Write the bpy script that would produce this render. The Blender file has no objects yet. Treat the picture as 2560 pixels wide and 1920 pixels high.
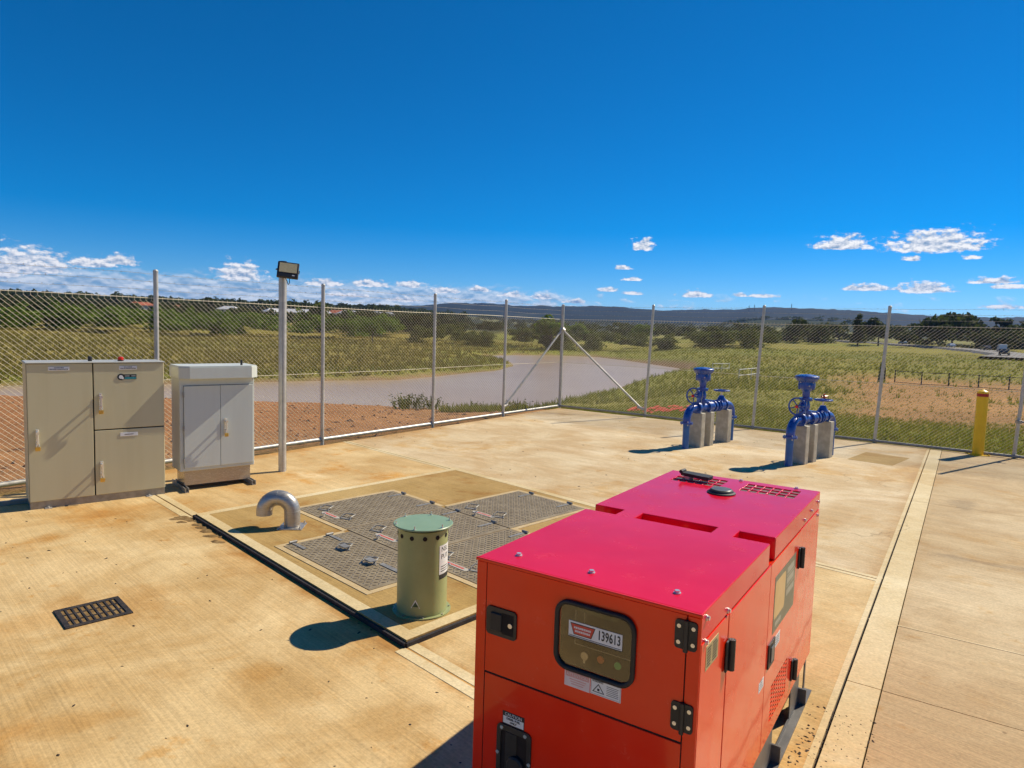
import bpy, bmesh, math, random
import numpy as np
from mathutils import Vector, Matrix

S = bpy.context.scene
COL = S.collection
R = math.radians
RND = random.Random(7)
NR = np.random.RandomState(11)

# ------------------------------------------------------------------ camera
CAM_H = 2.0
PITCH, ROLL = R(4.76), R(-1.716)
cam = bpy.data.cameras.new("camera")
cam.sensor_width = 36.0
cam.lens = 36.0 * 1702.5 / 2560.0
cam.clip_start = 0.05
cam.clip_end = 20000.0
camo = bpy.data.objects.new("camera", cam)
COL.objects.link(camo)
_fw = Vector((0, math.cos(PITCH), -math.sin(PITCH)))
_dn = Vector((0, -math.sin(PITCH), -math.cos(PITCH)))
_rt = Vector((1, 0, 0))
_r2 = _rt * math.cos(ROLL) + _dn * math.sin(ROLL)
_d2 = -_rt * math.sin(ROLL) + _dn * math.cos(ROLL)
_m = Matrix((_r2, -_d2, -_fw)).transposed().to_4x4()
_m.translation = Vector((0, 0, CAM_H))
camo.matrix_world = _m
S.camera = camo

# ------------------------------------------------------------------ world, sun, exposure
SUN_AZ, SUN_EL = 57.0, 43.0          # degrees clockwise from +Y, above the horizon
SKY_STRENGTH = 0.12
SKY_SAT = 1.36
SKY_VAL = 0.76
SUN_STRENGTH = 4.6
EXPOSURE = 0.35

S.render.engine = 'CYCLES'
S.view_settings.view_transform = 'Standard'
S.view_settings.look = 'None'
S.view_settings.gamma = 1.0
S.view_settings.exposure = EXPOSURE
S.view_settings.use_curve_mapping = False
S.cycles.use_denoising = True
S.cycles.max_bounces = 6
S.cycles.diffuse_bounces = 3
S.cycles.glossy_bounces = 3
S.cycles.use_adaptive_sampling = True
S.cycles.adaptive_threshold = 0.02
S.cycles.volume_bounces = 0
S.cycles.transparent_max_bounces = 12

world = bpy.data.worlds.new("World")
S.world = world
world.use_nodes = True
world.cycles.sampling_method = 'MANUAL'
world.cycles.sample_map_resolution = 256
wn = world.node_tree
wn.nodes.clear()


class NT:
    """tiny node-tree writer"""
    def __init__(s, tree):
        s.t = tree

    def n(s, typ, ins=None, **kw):
        nd = s.t.nodes.new(typ)
        for k, v in kw.items():
            setattr(nd, k, v)
        for k, v in (ins or {}).items():
            sock = nd.inputs[k]
            if isinstance(v, bpy.types.NodeSocket):
                s.t.links.new(v, sock)
            else:
                sock.default_value = v
        return nd

    def math(s, op, a, b=0.0, c=None, clamp=False):
        ins = {0: a, 1: b}
        if c is not None:
            ins[2] = c
        return s.n('ShaderNodeMath', ins, operation=op, use_clamp=clamp).outputs[0]

    def vmath(s, op, a, b):
        return s.n('ShaderNodeVectorMath', {0: a, 1: b}, operation=op).outputs[0]

    def mix(s, f, a, b, blend='MIX'):
        nd = s.n('ShaderNodeMix', data_type='RGBA', blend_type=blend)
        for sock, v in ((nd.inputs[0], f), (nd.inputs[6], a), (nd.inputs[7], b)):
            if isinstance(v, bpy.types.NodeSocket):
                s.t.links.new(v, sock)
            else:
                sock.default_value = (*v, 1.0) if isinstance(v, tuple) and len(v) == 3 else v
        return nd.outputs[2]

    def sstep(s, v, lo, hi, a=0.0, b=1.0):
        return s.n('ShaderNodeMapRange', {0: v, 1: lo, 2: hi, 3: a, 4: b}, interpolation_type='SMOOTHSTEP').outputs[0]

    def noise(s, vec, scale, detail=4.0, rough=0.55, out=0, dist=0.0):
        return s.n('ShaderNodeTexNoise', {'Vector': vec, 'Scale': scale, 'Detail': detail, 'Roughness': rough, 'Distortion': dist}).outputs[out]


W = NT(wn)
sky = W.n('ShaderNodeTexSky', sky_type='NISHITA', sun_disc=False)
sky.sun_elevation = R(SUN_EL)
sky.sun_rotation = R(SUN_AZ)
sky.altitude = 2000.0
sky.air_density = 0.85
sky.dust_density = 0.0
sky.ozone_density = 7.0
hsv = W.n('ShaderNodeHueSaturation', {'Color': sky.outputs[0], 'Hue': 0.497, 'Saturation': SKY_SAT, 'Value': SKY_VAL})
wdir = W.n('ShaderNodeTexCoord').outputs['Generated']
wsep = W.n('ShaderNodeSeparateXYZ', {0: wdir})
DEG = 57.29578
w_az = W.math('MULTIPLY', W.math('ARCTAN2', wsep.outputs[0], wsep.outputs[1]), DEG)
w_el = W.math('MULTIPLY', W.math('ARCSINE', wsep.outputs[2]), DEG)
w_p = W.n('ShaderNodeCombineXYZ', {0: w_az, 1: w_el, 2: 0.0}).outputs[0]
w_wob = W.n('ShaderNodeTexNoise', {'Vector': w_p, 'Scale': 1.1, 'Detail': 4.0, 'Roughness': 0.6}).outputs[0]
# single fair-weather clouds: azimuth, elevation of the flat base, half width, height (degrees)
CLOUDS = [(-35.34, 2.98, 3.20, 1.75), (-36.9, 2.40, 1.5, 1.2), (-31.5, 3.5, 2.0, 0.75), (-29.9, 3.75, 1.3, 0.7),
          (-21.83, 3.2, 2.09, 1.48), (10.40, 6.73, 1.25, 0.85), (25.33, 6.69, 2.42, 1.05), (31.28, 6.46, 3.6, 1.55),
          (29.86, 5.67, 0.74, 0.40), (33.45, 5.68, 0.67, 0.3), (30.8, 3.48, 2.1, 0.78), (27.05, 3.57, 1.95, 0.5),
          (34.93, 4.03, 2.0, 0.42), (35.28, 2.3, 1.5, 0.3), (14.79, 2.95, 1.5, 0.56), (8.96, 5.05, 0.84, 0.32),
          (9.64, 4.15, 0.88, 0.3), (9.69, 3.02, 1.0, 0.33), (7.73, 3.24, 1.0, 0.36), (18.17, 3.01, 0.67, 0.3),
          (19.81, 2.97, 1.4, 0.3), (35.62, 3.67, 1.2, 0.36), (-47.0, 3.6, 3.2, 1.3), (47.0, 5.0, 3.0, 1.2),
          (62.0, 3.9, 2.6, 1.0), (-66.0, 4.4, 2.8, 1.2),
          (-15.5, 2.95, 2.0, .55), (-11.8, 3.05, 1.8, .6), (-8.6, 3.1, 1.6, .55), (-5.9, 2.75, 1.5, .5), (-3.0, 2.95, 1.2, .42), (-.4, 2.6, 1.4, .45), (2.4, 2.5, 1.4, .42), (5.0, 2.2, 1.2, .36), (-13.6, 2.1, 2.2, .5), (-9.2, 1.9, 2.0, .5)]
dens = None
for (a0, e0, hw, hh) in CLOUDS:
    v = W.n('ShaderNodeVectorMath', {0: w_p, 1: (a0, e0, 0.0)}, operation='SUBTRACT').outputs[0]
    v = W.n('ShaderNodeVectorMath', {0: v, 1: (1.0 / hw, 1.0 / hh, 0.0)}, operation='MULTIPLY').outputs[0]
    sp = W.n('ShaderNodeSeparateXYZ', {0: v})
    up = W.math('MAXIMUM', sp.outputs[1], W.math('MULTIPLY', sp.outputs[1], -4.0))
    ln = W.n('ShaderNodeVectorMath', {0: W.n('ShaderNodeCombineXYZ', {0: sp.outputs[0], 1: up, 2: 0.0}).outputs[0]}, operation='LENGTH').outputs[1]
    d = W.math('SUBTRACT', 1.0, ln)
    dens = d if dens is None else W.math('MAXIMUM', dens, d)
w_p2 = W.n('ShaderNodeVectorMath', {0: w_p, 1: (1.0, 1.9, 1.0)}, operation='MULTIPLY').outputs[0]
w_lump = W.noise(w_p2, 1.35, 4.0, 0.62)
w_lumpu = W.noise(W.vmath('ADD', w_p2, (0.10, 0.42, 0.0)), 1.35, 3.0, 0.62)
blob = W.math('ADD', dens, W.math('MULTIPLY', W.math('SUBTRACT', w_lump, 0.5), 2.1))
blob_a = W.sstep(blob, 0.0, 0.48)
# the low bank of cloud: streaks towards the horizon, thick on the left and thinning to the right
w_p3 = W.n('ShaderNodeVectorMath', {0: w_p, 1: (0.50, 1.15, 1.0)}, operation='MULTIPLY').outputs[0]
bank_n = W.noise(w_p3, 1.0, 5.0, 0.60, dist=0.3)
bank_u = W.noise(W.vmath('ADD', w_p3, (0.03, 0.28, 0.0)), 1.0, 3.0, 0.60, dist=0.3)
bank_az = W.sstep(W.math('ADD', w_az, W.math('MULTIPLY', w_wob, 6.0)), -4.0, 15.0, 1.0, 0.0)
bank_top = W.math('MULTIPLY', W.sstep(w_el, 2.3, 4.1, 1.0, 0.0), W.sstep(w_el, -0.5, 0.3))
cover = W.math('MULTIPLY', bank_top, W.math('ADD', W.math('MULTIPLY', bank_az, 0.35), 0.05))
bank = W.math('SUBTRACT', W.math('ADD', bank_n, cover), 0.60)
bank_a = W.math('MULTIPLY', W.sstep(bank, 0.0, 0.20), bank_top)
alpha = W.math('MAXIMUM', blob_a, W.math('MULTIPLY', bank_a, 0.72))
lit_b = W.math('ADD', 0.62, W.math('MULTIPLY', W.math('SUBTRACT', w_lump, w_lumpu), 3.2), clamp=True)
lit_k = W.math('ADD', 0.50, W.math('MULTIPLY', W.math('SUBTRACT', bank_n, bank_u), 3.6), clamp=True)
lit = W.n('ShaderNodeMix', {0: blob_a, 2: lit_k, 3: lit_b}, data_type='FLOAT').outputs[0]
ccol = W.mix(lit, (1.5, 2.4, 3.7), (6.6, 6.6, 6.7))
wcol = W.mix(alpha, hsv.outputs[0], ccol)
bg = W.n('ShaderNodeBackground', {'Color': wcol, 'Strength': SKY_STRENGTH})
W.n('ShaderNodeOutputWorld', {'Surface': bg.outputs[0]})

sun_dir = Vector((math.sin(R(SUN_AZ)) * math.cos(R(SUN_EL)), math.cos(R(SUN_AZ)) * math.cos(R(SUN_EL)), math.sin(R(SUN_EL))))
sl = bpy.data.lights.new("sun", 'SUN')
sl.energy = SUN_STRENGTH
sl.angle = R(0.53)
sl.color = (1.0, 0.90, 0.72)
so = bpy.data.objects.new("sun", sl)
COL.objects.link(so)
so.rotation_euler = sun_dir.to_track_quat('Z', 'Y').to_euler()
so.location = sun_dir * 60

# ------------------------------------------------------------------ object helpers
def tag(o, label=None, cat=None, group=None, kind=None):
    if label: o["label"] = label
    if cat: o["category"] = cat
    if group: o["group"] = group
    if kind: o["kind"] = kind
    return o


def link_mesh(name, me, mats=None, parent=None):
    if mats is not None:
        for m in (mats if isinstance(mats, (list, tuple)) else [mats]):
            me.materials.append(m)
    o = bpy.data.objects.new(name, me)
    COL.objects.link(o)
    if parent is not None:
        o.parent = parent
    return o


def thing(name, loc, rz=0.0, label=None, cat=None, group=None):
    o = bpy.data.objects.new(name, None)
    o.empty_display_size = 0.2
    COL.objects.link(o)
    o.location = loc
    o.rotation_euler = (0, 0, rz)
    return tag(o, label, cat, group)


def copy_tree(o, parent=None):
    c = o.copy()
    COL.objects.link(c)
    c.parent = parent
    for ch in list(o.children):
        copy_tree(ch, c)
    return c


class MB:
    """mesh builder: collects shapes, builds one mesh object"""
    def __init__(s):
        s.v, s.f, s.sm, s.mi = [], [], [], []

    def add(s, vs, fs, smooth=False, mi=0, M=None):
        b = len(s.v)
        s.v += [tuple(M @ Vector(p)) for p in vs] if M is not None else [tuple(p) for p in vs]
        for f in fs:
            s.f.append(tuple(i + b for i in f))
            s.sm.append(smooth)
            s.mi.append(mi)
        return s

    def box(s, x0, x1, y0, y1, z0, z1, c=0.0, mi=0, M=None):
        if c <= 0:
            vs = [(x, y, z) for z in (z0, z1) for y in (y0, y1) for x in (x0, x1)]
            fs = [(0, 2, 3, 1), (4, 5, 7, 6), (0, 1, 5, 4), (2, 6, 7, 3), (0, 4, 6, 2), (1, 3, 7, 5)]
            return s.add(vs, fs, False, mi, M)
        c = min(c, (x1 - x0) * .49, (y1 - y0) * .49, (z1 - z0) * .49)
        X, Y, Z = (x0, x1), (y0, y1), (z0, z1)
        vs, idx = [], {}
        for i in (0, 1):
            for j in (0, 1):
                for k in (0, 1):
                    for ax in (0, 1, 2):
                        p = [X[i] + (c if i == 0 else -c), Y[j] + (c if j == 0 else -c), Z[k] + (c if k == 0 else -c)]
                        p[ax] = (X[i], Y[j], Z[k])[ax]
                        idx[i, j, k, ax] = len(vs)
                        vs.append(tuple(p))
        fs = []
        q = lambda *a: fs.append(a)
        g = lambda i, j, k, a: idx[i, j, k, a]
        q(g(0,0,0,2), g(0,1,0,2), g(1,1,0,2), g(1,0,0,2)); q(g(0,0,1,2), g(1,0,1,2), g(1,1,1,2), g(0,1,1,2))
        q(g(0,0,0,1), g(1,0,0,1), g(1,0,1,1), g(0,0,1,1)); q(g(0,1,0,1), g(0,1,1,1), g(1,1,1,1), g(1,1,0,1))
        q(g(0,0,0,0), g(0,0,1,0), g(0,1,1,0), g(0,1,0,0)); q(g(1,0,0,0), g(1,1,0,0), g(1,1,1,0), g(1,0,1,0))
        cx, cy, cz = (x0+x1)/2, (y0+y1)/2, (z0+z1)/2
        def orient(face):
            a, b2, d = (Vector(vs[t]) for t in face[:3])
            nrm = (b2 - a).cross(d - a)
            ctr = sum((Vector(vs[t]) for t in face), Vector()) / len(face) - Vector((cx, cy, cz))
            fs.append(tuple(face) if nrm.dot(ctr) > 0 else tuple(reversed(face)))
        for a in (0, 1):
            for b in (0, 1):
                orient((g(0,a,b,1), g(1,a,b,1), g(1,a,b,2), g(0,a,b,2)))
                orient((g(a,0,b,0), g(a,1,b,0), g(a,1,b,2), g(a,0,b,2)))
                orient((g(a,b,0,0), g(a,b,1,0), g(a,b,1,1), g(a,b,0,1)))
        for i in (0, 1):
            for j in (0, 1):
                for k in (0, 1):
                    orient((g(i,j,k,0), g(i,j,k,1), g(i,j,k,2)))
        return s.add(vs, fs, False, mi, M)

    def ring(s, rings, closed=False, caps=(True, True), smooth=True, mi=0, M=None):
        """rings: list of equal-length point loops"""
        n = len(rings[0])
        vs = [p for r_ in rings for p in r_]
        fs = []
        m = len(rings)
        for i in range(m if closed else m - 1):
            a, b = i * n, ((i + 1) % m) * n
            for j in range(n):
                k = (j + 1) % n
                fs.append((a + j, a + k, b + k, b + j))
        s.add(vs, fs, smooth, mi, M)
        if not closed:
            if caps[0]: s.add(rings[0], [tuple(reversed(range(n)))], False, mi, M)
            if caps[1]: s.add(rings[-1], [tuple(range(n))], False, mi, M)
        return s

    def lathe(s, prof, n=24, ctr=(0, 0, 0), caps=(True, True), smooth=True, mi=0, M=None, sharp=True):
        """prof: (radius, z) pairs from bottom to top"""
        rings = []
        segs = [prof] if not sharp else [[prof[i], prof[i + 1]] for i in range(len(prof) - 1)]
        mk = lambda r_, z: [(ctr[0] + r_ * math.cos(2*math.pi*j/n), ctr[1] + r_ * math.sin(2*math.pi*j/n), ctr[2] + z) for j in range(n)]
        for sg in segs:
            s.ring([mk(*p) for p in sg], caps=(False, False), smooth=smooth, mi=mi, M=M)
        if caps[0] and prof[0][0] > 1e-6: s.add(mk(*prof[0]), [tuple(reversed(range(n)))], False, mi, M)
        if caps[1] and prof[-1][0] > 1e-6: s.add(mk(*prof[-1]), [tuple(range(n))], False, mi, M)
        return s

    def tube(s, pts, r, n=8, caps=True, smooth=True, mi=0, M=None, radii=None, closed=False):
        pts = [Vector(p) for p in pts]
        m = len(pts)
        rings = []
        prev = None
        for i, p in enumerate(pts):
            if closed:
                t = pts[(i + 1) % m] - pts[i - 1]
            else:
                t = (pts[min(i + 1, m - 1)] - pts[max(i - 1, 0)])
            t.normalize()
            if prev is None:
                ref = Vector((0, 0, 1)) if abs(t.z) < 0.9 else Vector((1, 0, 0))
                a = t.cross(ref).normalized()
            else:
                a = (prev - t * prev.dot(t)).normalized()
            prev = a
            b = t.cross(a)
            rr = radii[i] if radii else r
            rings.append([tuple(p + a * (rr * math.cos(2*math.pi*j/n)) + b * (rr * math.sin(2*math.pi*j/n))) for j in range(n)])
        return s.ring(rings, closed=closed, caps=(caps, caps), smooth=smooth, mi=mi, M=M)

    def disc(s, a, b, r, n=20, mi=0, M=None):
        """short solid cylinder between points a and b"""
        a, b = Vector(a), Vector(b)
        t = (b - a).normalized()
        ref = Vector((0, 0, 1)) if abs(t.z) < 0.9 else Vector((1, 0, 0))
        u = t.cross(ref).normalized(); w = t.cross(u)
        mk = lambda p: [tuple(p + u * (r * math.cos(2*math.pi*j/n)) + w * (r * math.sin(2*math.pi*j/n))) for j in range(n)]
        return s.ring([mk(a), mk(b)], smooth=True, mi=mi, M=M)

    def prism(s, poly, z0, z1, mi=0, M=None):
        n = len(poly)
        ar = sum(poly[i][0]*poly[(i+1) % n][1] - poly[(i+1) % n][0]*poly[i][1] for i in range(n))
        if ar < 0: poly = list(reversed(poly))
        vs = [(x, y, z0) for x, y in poly] + [(x, y, z1) for x, y in poly]
        fs = [tuple(reversed(range(n))), tuple(range(n, 2*n))] + [(i, (i+1) % n, n+(i+1) % n, n+i) for i in range(n)]
        return s.add(vs, fs, False, mi, M)

    def cells(s, xs, ys, fill, z0, z1, mi=0, M=None):
        """solid made of grid cells: holes and notches without inner faces"""
        nx, ny = len(xs) - 1, len(ys) - 1
        ok = lambda i, j: 0 <= i < nx and 0 <= j < ny and fill(i, j)
        vid = {}
        vs, fs = [], []
        def V(i, j, k):
            if (i, j, k) not in vid:
                vid[i, j, k] = len(vs)
                vs.append((xs[i], ys[j], (z0, z1)[k]))
            return vid[i, j, k]
        for i in range(nx):
            for j in range(ny):
                if not ok(i, j): continue
                fs.append((V(i,j,1), V(i+1,j,1), V(i+1,j+1,1), V(i,j+1,1)))
                fs.append((V(i,j,0), V(i,j+1,0), V(i+1,j+1,0), V(i+1,j,0)))
                if not ok(i-1, j): fs.append((V(i,j,0), V(i,j,1), V(i,j+1,1), V(i,j+1,0)))
                if not ok(i+1, j): fs.append((V(i+1,j,0), V(i+1,j+1,0), V(i+1,j+1,1), V(i+1,j,1)))
                if not ok(i, j-1): fs.append((V(i,j,0), V(i+1,j,0), V(i+1,j,1), V(i,j,1)))
                if not ok(i, j+1): fs.append((V(i,j+1,0), V(i,j+1,1), V(i+1,j+1,1), V(i+1,j+1,0)))
        return s.add(vs, fs, False, mi, M)

    def build(s, name, mats, parent=None):
        me = bpy.data.meshes.new(name)
        me.from_pydata(s.v, [], s.f)
        me.polygons.foreach_set('use_smooth', s.sm)
        me.polygons.foreach_set('material_index', s.mi)
        me.update()
        return link_mesh(name, me, mats, parent)


def np_mesh(name, verts, faces, mats, parent=None, smooth=False, colors=None):
    """fast mesh from numpy arrays; faces (n,3) or (n,4)"""
    me = bpy.data.meshes.new(name)
    k = faces.shape[1]
    me.vertices.add(len(verts)); me.vertices.foreach_set('co', verts.astype(np.float32).ravel())
    me.loops.add(faces.size); me.loops.foreach_set('vertex_index', faces.astype(np.int32).ravel())
    me.polygons.add(len(faces))
    me.polygons.foreach_set('loop_start', np.arange(0, faces.size, k, dtype=np.int32))
    me.polygons.foreach_set('use_smooth', np.full(len(faces), smooth))
    me.update(calc_edges=True)
    if colors is not None:
        at = me.color_attributes.new('zone', 'FLOAT_COLOR', 'POINT')
        at.data.foreach_set('color', np.concatenate([colors, np.ones((len(colors), 1))], 1).astype(np.float32).ravel())
    return link_mesh(name, me, mats, parent)


def text_mesh(body, size, align='CENTER', xscale=1.0, bold=0.0):
    cu = bpy.data.curves.new('t', 'FONT')
    cu.body = body
    cu.size = size
    cu.align_x = align
    cu.align_y = 'CENTER'
    cu.resolution_u = 2
    cu.extrude = 0.0004
    cu.offset = bold
    ob = bpy.data.objects.new('t', cu)
    COL.objects.link(ob)
    me = bpy.data.meshes.new_from_object(ob.evaluated_get(bpy.context.evaluated_depsgraph_get()))
    bpy.data.objects.remove(ob)
    if xscale != 1.0:
        for v in me.vertices: v.co.x *= xscale
    return me

# ------------------------------------------------------------------ materials
def pmat(name, col=(.5, .5, .5), rough=.5, metal=0.0, coat=0.0, spec=0.5, build=None, **kw):
    m = bpy.data.materials.new(name)
    m.use_nodes = True
    t = m.node_tree
    b = t.nodes['Principled BSDF']
    b.inputs['Base Color'].default_value = (*col, 1)
    b.inputs['Roughness'].default_value = rough
    b.inputs['Metallic'].default_value = metal
    b.inputs['Coat Weight'].default_value = coat
    b.inputs['Coat Roughness'].default_value = kw.get('coat_rough', 0.05)
    b.inputs['Specular IOR Level'].default_value = spec
    if build:
        build(NT(t), b)
    return m


def to(n, sock, v):
    n.t.links.new(v, sock)


def wear(c1, c2, scale=6.0, lo=.35, hi=.7, bump=0.0, bscale=60.0, rough=None, stretch=(1, 1, 1), detail=5.0):
    """two-tone procedural variation in object space with optional fine relief"""
    def f(n, b):
        p = n.n('ShaderNodeTexCoord').outputs['Object']
        ps = n.n('ShaderNodeVectorMath', {0: p, 1: stretch}, operation='MULTIPLY').outputs[0]
        a = n.noise(ps, scale, detail, .6)
        to(n, b.inputs['Base Color'], n.mix(n.sstep(a, lo, hi), c1, c2))
        if rough:
            to(n, b.inputs['Roughness'], n.sstep(a, lo, hi, rough[0], rough[1]))
        if bump:
            bp = n.n('ShaderNodeBump', {'Strength': bump, 'Distance': .01, 'Height': n.noise(ps, bscale, 4.0, .6)})
            to(n, b.inputs['Normal'], bp.outputs[0])
    return f


BROOM = math.atan2(-.70, .714)          # direction of the broom finish on the slabs

def concrete_nodes(ca, cb, stain, broom=.35, stain_amt=.75, bump=.5, spots=(), edges=()):
    def f(n, b):
        pos = n.n('ShaderNodeNewGeometry').outputs['Position']
        mp = n.n('ShaderNodeMapping', {'Vector': pos, 'Rotation': (0, 0, -BROOM)}).outputs[0]
        st = n.n('ShaderNodeVectorMath', {0: mp, 1: (1.3, 70.0, 1.0)}, operation='MULTIPLY').outputs[0]
        st2 = n.n('ShaderNodeVectorMath', {0: mp, 1: (.35, 9.0, 1.0)}, operation='MULTIPLY').outputs[0]
        streak = n.noise(st, 1.0, 3.0, .6)
        band = n.noise(st2, 1.0, 4.0, .6)
        blot = n.noise(pos, 1.1, 6.0, .62, dist=.6)
        fine = n.noise(pos, 55.0, 3.0, .6)
        c = n.mix(n.sstep(blot, .36, .66), ca, cb)
        pale = n.noise(n.vmath('ADD', pos, (3.7, 5.9, 0)), .42, 5.0, .62, dist=.5)
        c = n.mix(n.math('MULTIPLY', n.sstep(pale, .47, .68), .75), c, n.mix(1.0, cb, (1.22, 1.30, 1.45), 'MULTIPLY'))
        grit = n.noise(pos, 19.0, 4.0, .75)
        k = n.math('ADD', n.math('MULTIPLY', n.math('SUBTRACT', streak, .5), broom * 1.7),
                   n.math('ADD', n.math('MULTIPLY', n.math('SUBTRACT', band, .5), broom * .75), n.math('ADD', n.math('MULTIPLY', n.math('SUBTRACT', fine, .5), .62), n.math('MULTIPLY', n.math('SUBTRACT', grit, .5), .38))))
        k = n.math('ADD', 1.0, k)
        c = n.mix(1.0, c, n.n('ShaderNodeCombineXYZ', {0: k, 1: k, 2: k}).outputs[0], 'MULTIPLY')
        s1 = n.noise(n.vmath('ADD', pos, (7.3, 2.1, 0)), .55, 5.0, .65, dist=.8)
        s2 = n.noise(n.vmath('ADD', pos, (1.3, 9.1, 0)), 2.6, 5.0, .7)
        sm = n.math('MAXIMUM', n.math('MULTIPLY', n.sstep(s1, .50, .62), n.sstep(s2, .36, .62)), n.math('MULTIPLY', n.sstep(s2, .60, .70), .8))
        c = n.mix(n.math('MULTIPLY', sm, stain_amt), c, n.mix(1.0, c, stain, 'MULTIPLY'))
        for (x, y, rx, ry, ang, amt, col) in spots:
            q = n.n('ShaderNodeMapping', {'Vector': n.vmath('SUBTRACT', pos, (x, y, 0.0)), 'Rotation': (0, 0, -ang)}).outputs[0]
            q = n.vmath('MULTIPLY', q, (1.0/rx, 1.0/ry, 0.0))
            ln = n.n('ShaderNodeVectorMath', {0: q}, operation='LENGTH').outputs[1]
            mk = n.sstep(n.math('ADD', ln, n.math('MULTIPLY', n.math('SUBTRACT', s2, .5), 2.4)), .35, 1.05, 1.0, 0.0)
            c = n.mix(n.math('MULTIPLY', mk, amt), c, n.mix(1.0, c, col, 'MULTIPLY'))
        for (ax, ay, bx, by, w_, amt, col) in edges:
            dx, dy = bx-ax, by-ay
            L_ = math.hypot(dx, dy)
            dd = n.math('ABSOLUTE', n.n('ShaderNodeVectorMath', {0: n.vmath('SUBTRACT', pos, (ax, ay, 0.0)), 1: (-dy/L_, dx/L_, 0.0)}, operation='DOT_PRODUCT').outputs[1])
            mk = n.sstep(n.math('ADD', dd, n.math('MULTIPLY', n.math('SUBTRACT', s2, .5), w_*2.6)), 0.0, w_, 1.0, 0.0)
            c = n.mix(n.math('MULTIPLY', mk, amt), c, n.mix(1.0, c, col, 'MULTIPLY'))
        wob = n.noise(pos, 1.3, 4.0, .6, out=1)
        ck = n.n('ShaderNodeTexVoronoi', {'Vector': n.vmath('ADD', pos, n.vmath('MULTIPLY', wob, (.9, .9, .9))), 'Scale': .38}, feature='DISTANCE_TO_EDGE')
        gate = n.sstep(n.noise(pos, .33, 2.0, .5), .54, .62)
        c = n.mix(n.math('MULTIPLY', n.math('MULTIPLY', n.sstep(ck.outputs['Distance'], .0008, .004, 1.0, 0.0), gate), .38), c, (.16, .10, .05))
        vor = n.n('ShaderNodeTexVoronoi', {'Vector': pos, 'Scale': 5.0, 'Randomness': 1.0})
        sel = n.math('GREATER_THAN', n.n('ShaderNodeSeparateColor', {0: vor.outputs['Color']}).outputs[0], .84)
        dot = n.math('MULTIPLY', n.sstep(vor.outputs['Distance'], .03, .075, 1.0, 0.0), sel)
        c = n.mix(n.math('MULTIPLY', dot, .55), c, (.12, .07, .03))
        to(n, b.inputs['Base Color'], c)
        h = n.math('ADD', n.math('MULTIPLY', streak, .7), n.math('MULTIPLY', fine, .6))
        to(n, b.inputs['Normal'], n.n('ShaderNodeBump', {'Strength': bump, 'Distance': .004, 'Height': h}).outputs[0])
    return f


M = {}
M['slab'] = pmat('broomed_concrete', rough=.85, spec=.25, build=concrete_nodes((.485, .305, .115), (.635, .46, .225), (.86, .62, .30),
                   spots=[(-2.775, 4.44, .75, .42, .6, .5, (.80, .60, .34)), (-2.2, 5.5, .5, .35, -.8, .45, (.82, .62, .36)), (-3.05, 3.3, .30, .16, .5, .5, (.86, .66, .34)), (-1.4, 3.7, .22, .14, .4, .5, (.86, .66, .34)), (-2.1, 3.2, .35, .12, .4, .45, (.84, .64, .34)), (-4.1, 6.75, .6, .3, .7, .45, (.88, .66, .34))],
                   edges=[(-3.153, 6.699, -.609, 4.075, .16, .85, (.74, .54, .30)), (-13.46, -4.26, -4.81, 8.363, .3, .5, (.8, .62, .4))]))
M['slab_right'] = pmat('driveway_concrete', rough=.85, spec=.25, build=concrete_nodes((.44, .305, .155), (.54, .405, .225), (.86, .70, .45), broom=.42,
                         spots=[(5.56, 8.18, .17, .42, -.55, .55, (.62, .62, .66)), (4.30, 6.05, .55, .10, -.55, .55, (.60, .60, .64)), (5.0, 5.5, .5, .09, -.5, .5, (.62, .62, .66))],
                         edges=[(1.469, 3.039, 7.667, 12.327, .30, .4, (.8, .64, .42))]))
M['slab_far'] = pmat('pale_broomed_concrete', rough=.85, spec=.25, build=concrete_nodes((.52, .365, .19), (.63, .495, .30), (.88, .70, .42), broom=.38, edges=[(-5.546, 7.287, 1.2, 17.13, .35, .55, (.82, .62, .36)), (1.469, 3.039, 7.667, 12.327, .22, .5, (.74, .58, .38)), (-2.77, 11.337, 3.11, 5.51, .12, .5, (.8, .62, .4))]))
M['slab_mid'] = pmat('ochre_broomed_concrete', rough=.85, spec=.25, build=concrete_nodes((.50, .315, .12), (.62, .44, .21), (.90, .64, .28), broom=.3, stain_amt=.95, spots=[(-2.66, 8.78, .30, .14, -.6, .8, (1.22, 1.38, 1.75))], edges=[(-5.546, 7.287, 1.2, 17.13, .4, .7, (.84, .62, .32)), (-3.153, 6.699, -.74, 9.308, .14, .7, (.74, .54, .28))]))
M['pit_slab'] = pmat('pit_concrete', rough=.85, spec=.25, build=concrete_nodes((.37, .235, .075), (.43, .28, .10), (.75, .55, .3)))
M['trowel'] = pmat('trowelled_edge', rough=.75, spec=.3, build=concrete_nodes((.58, .44, .22), (.66, .53, .30), (.8, .65, .4), broom=.1, stain_amt=.5, bump=.2))
M['pillar'] = pmat('precast_concrete', rough=.85, spec=.25, build=wear((.44, .40, .31), (.56, .52, .42), 9, bump=.4, bscale=120))
M['joint'] = pmat('bitumen_joint', (.02, .017, .02), .8, build=wear((.014, .012, .016), (.035, .028, .03), 14, bump=.5, bscale=90))
M['galv'] = pmat('galvanised_steel', rough=.42, metal=.35, build=wear((.48, .46, .41), (.60, .57, .51), 14, rough=(.35, .55)))
M['galv_wire'] = pmat('galvanised_wire', rough=.45, metal=.15, build=wear((.68, .60, .43), (.78, .70, .53), 3))
M['galv_dull'] = pmat('dull_galvanised', rough=.55, metal=.55, build=wear((.30, .28, .25), (.42, .40, .35), 12))
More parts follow.
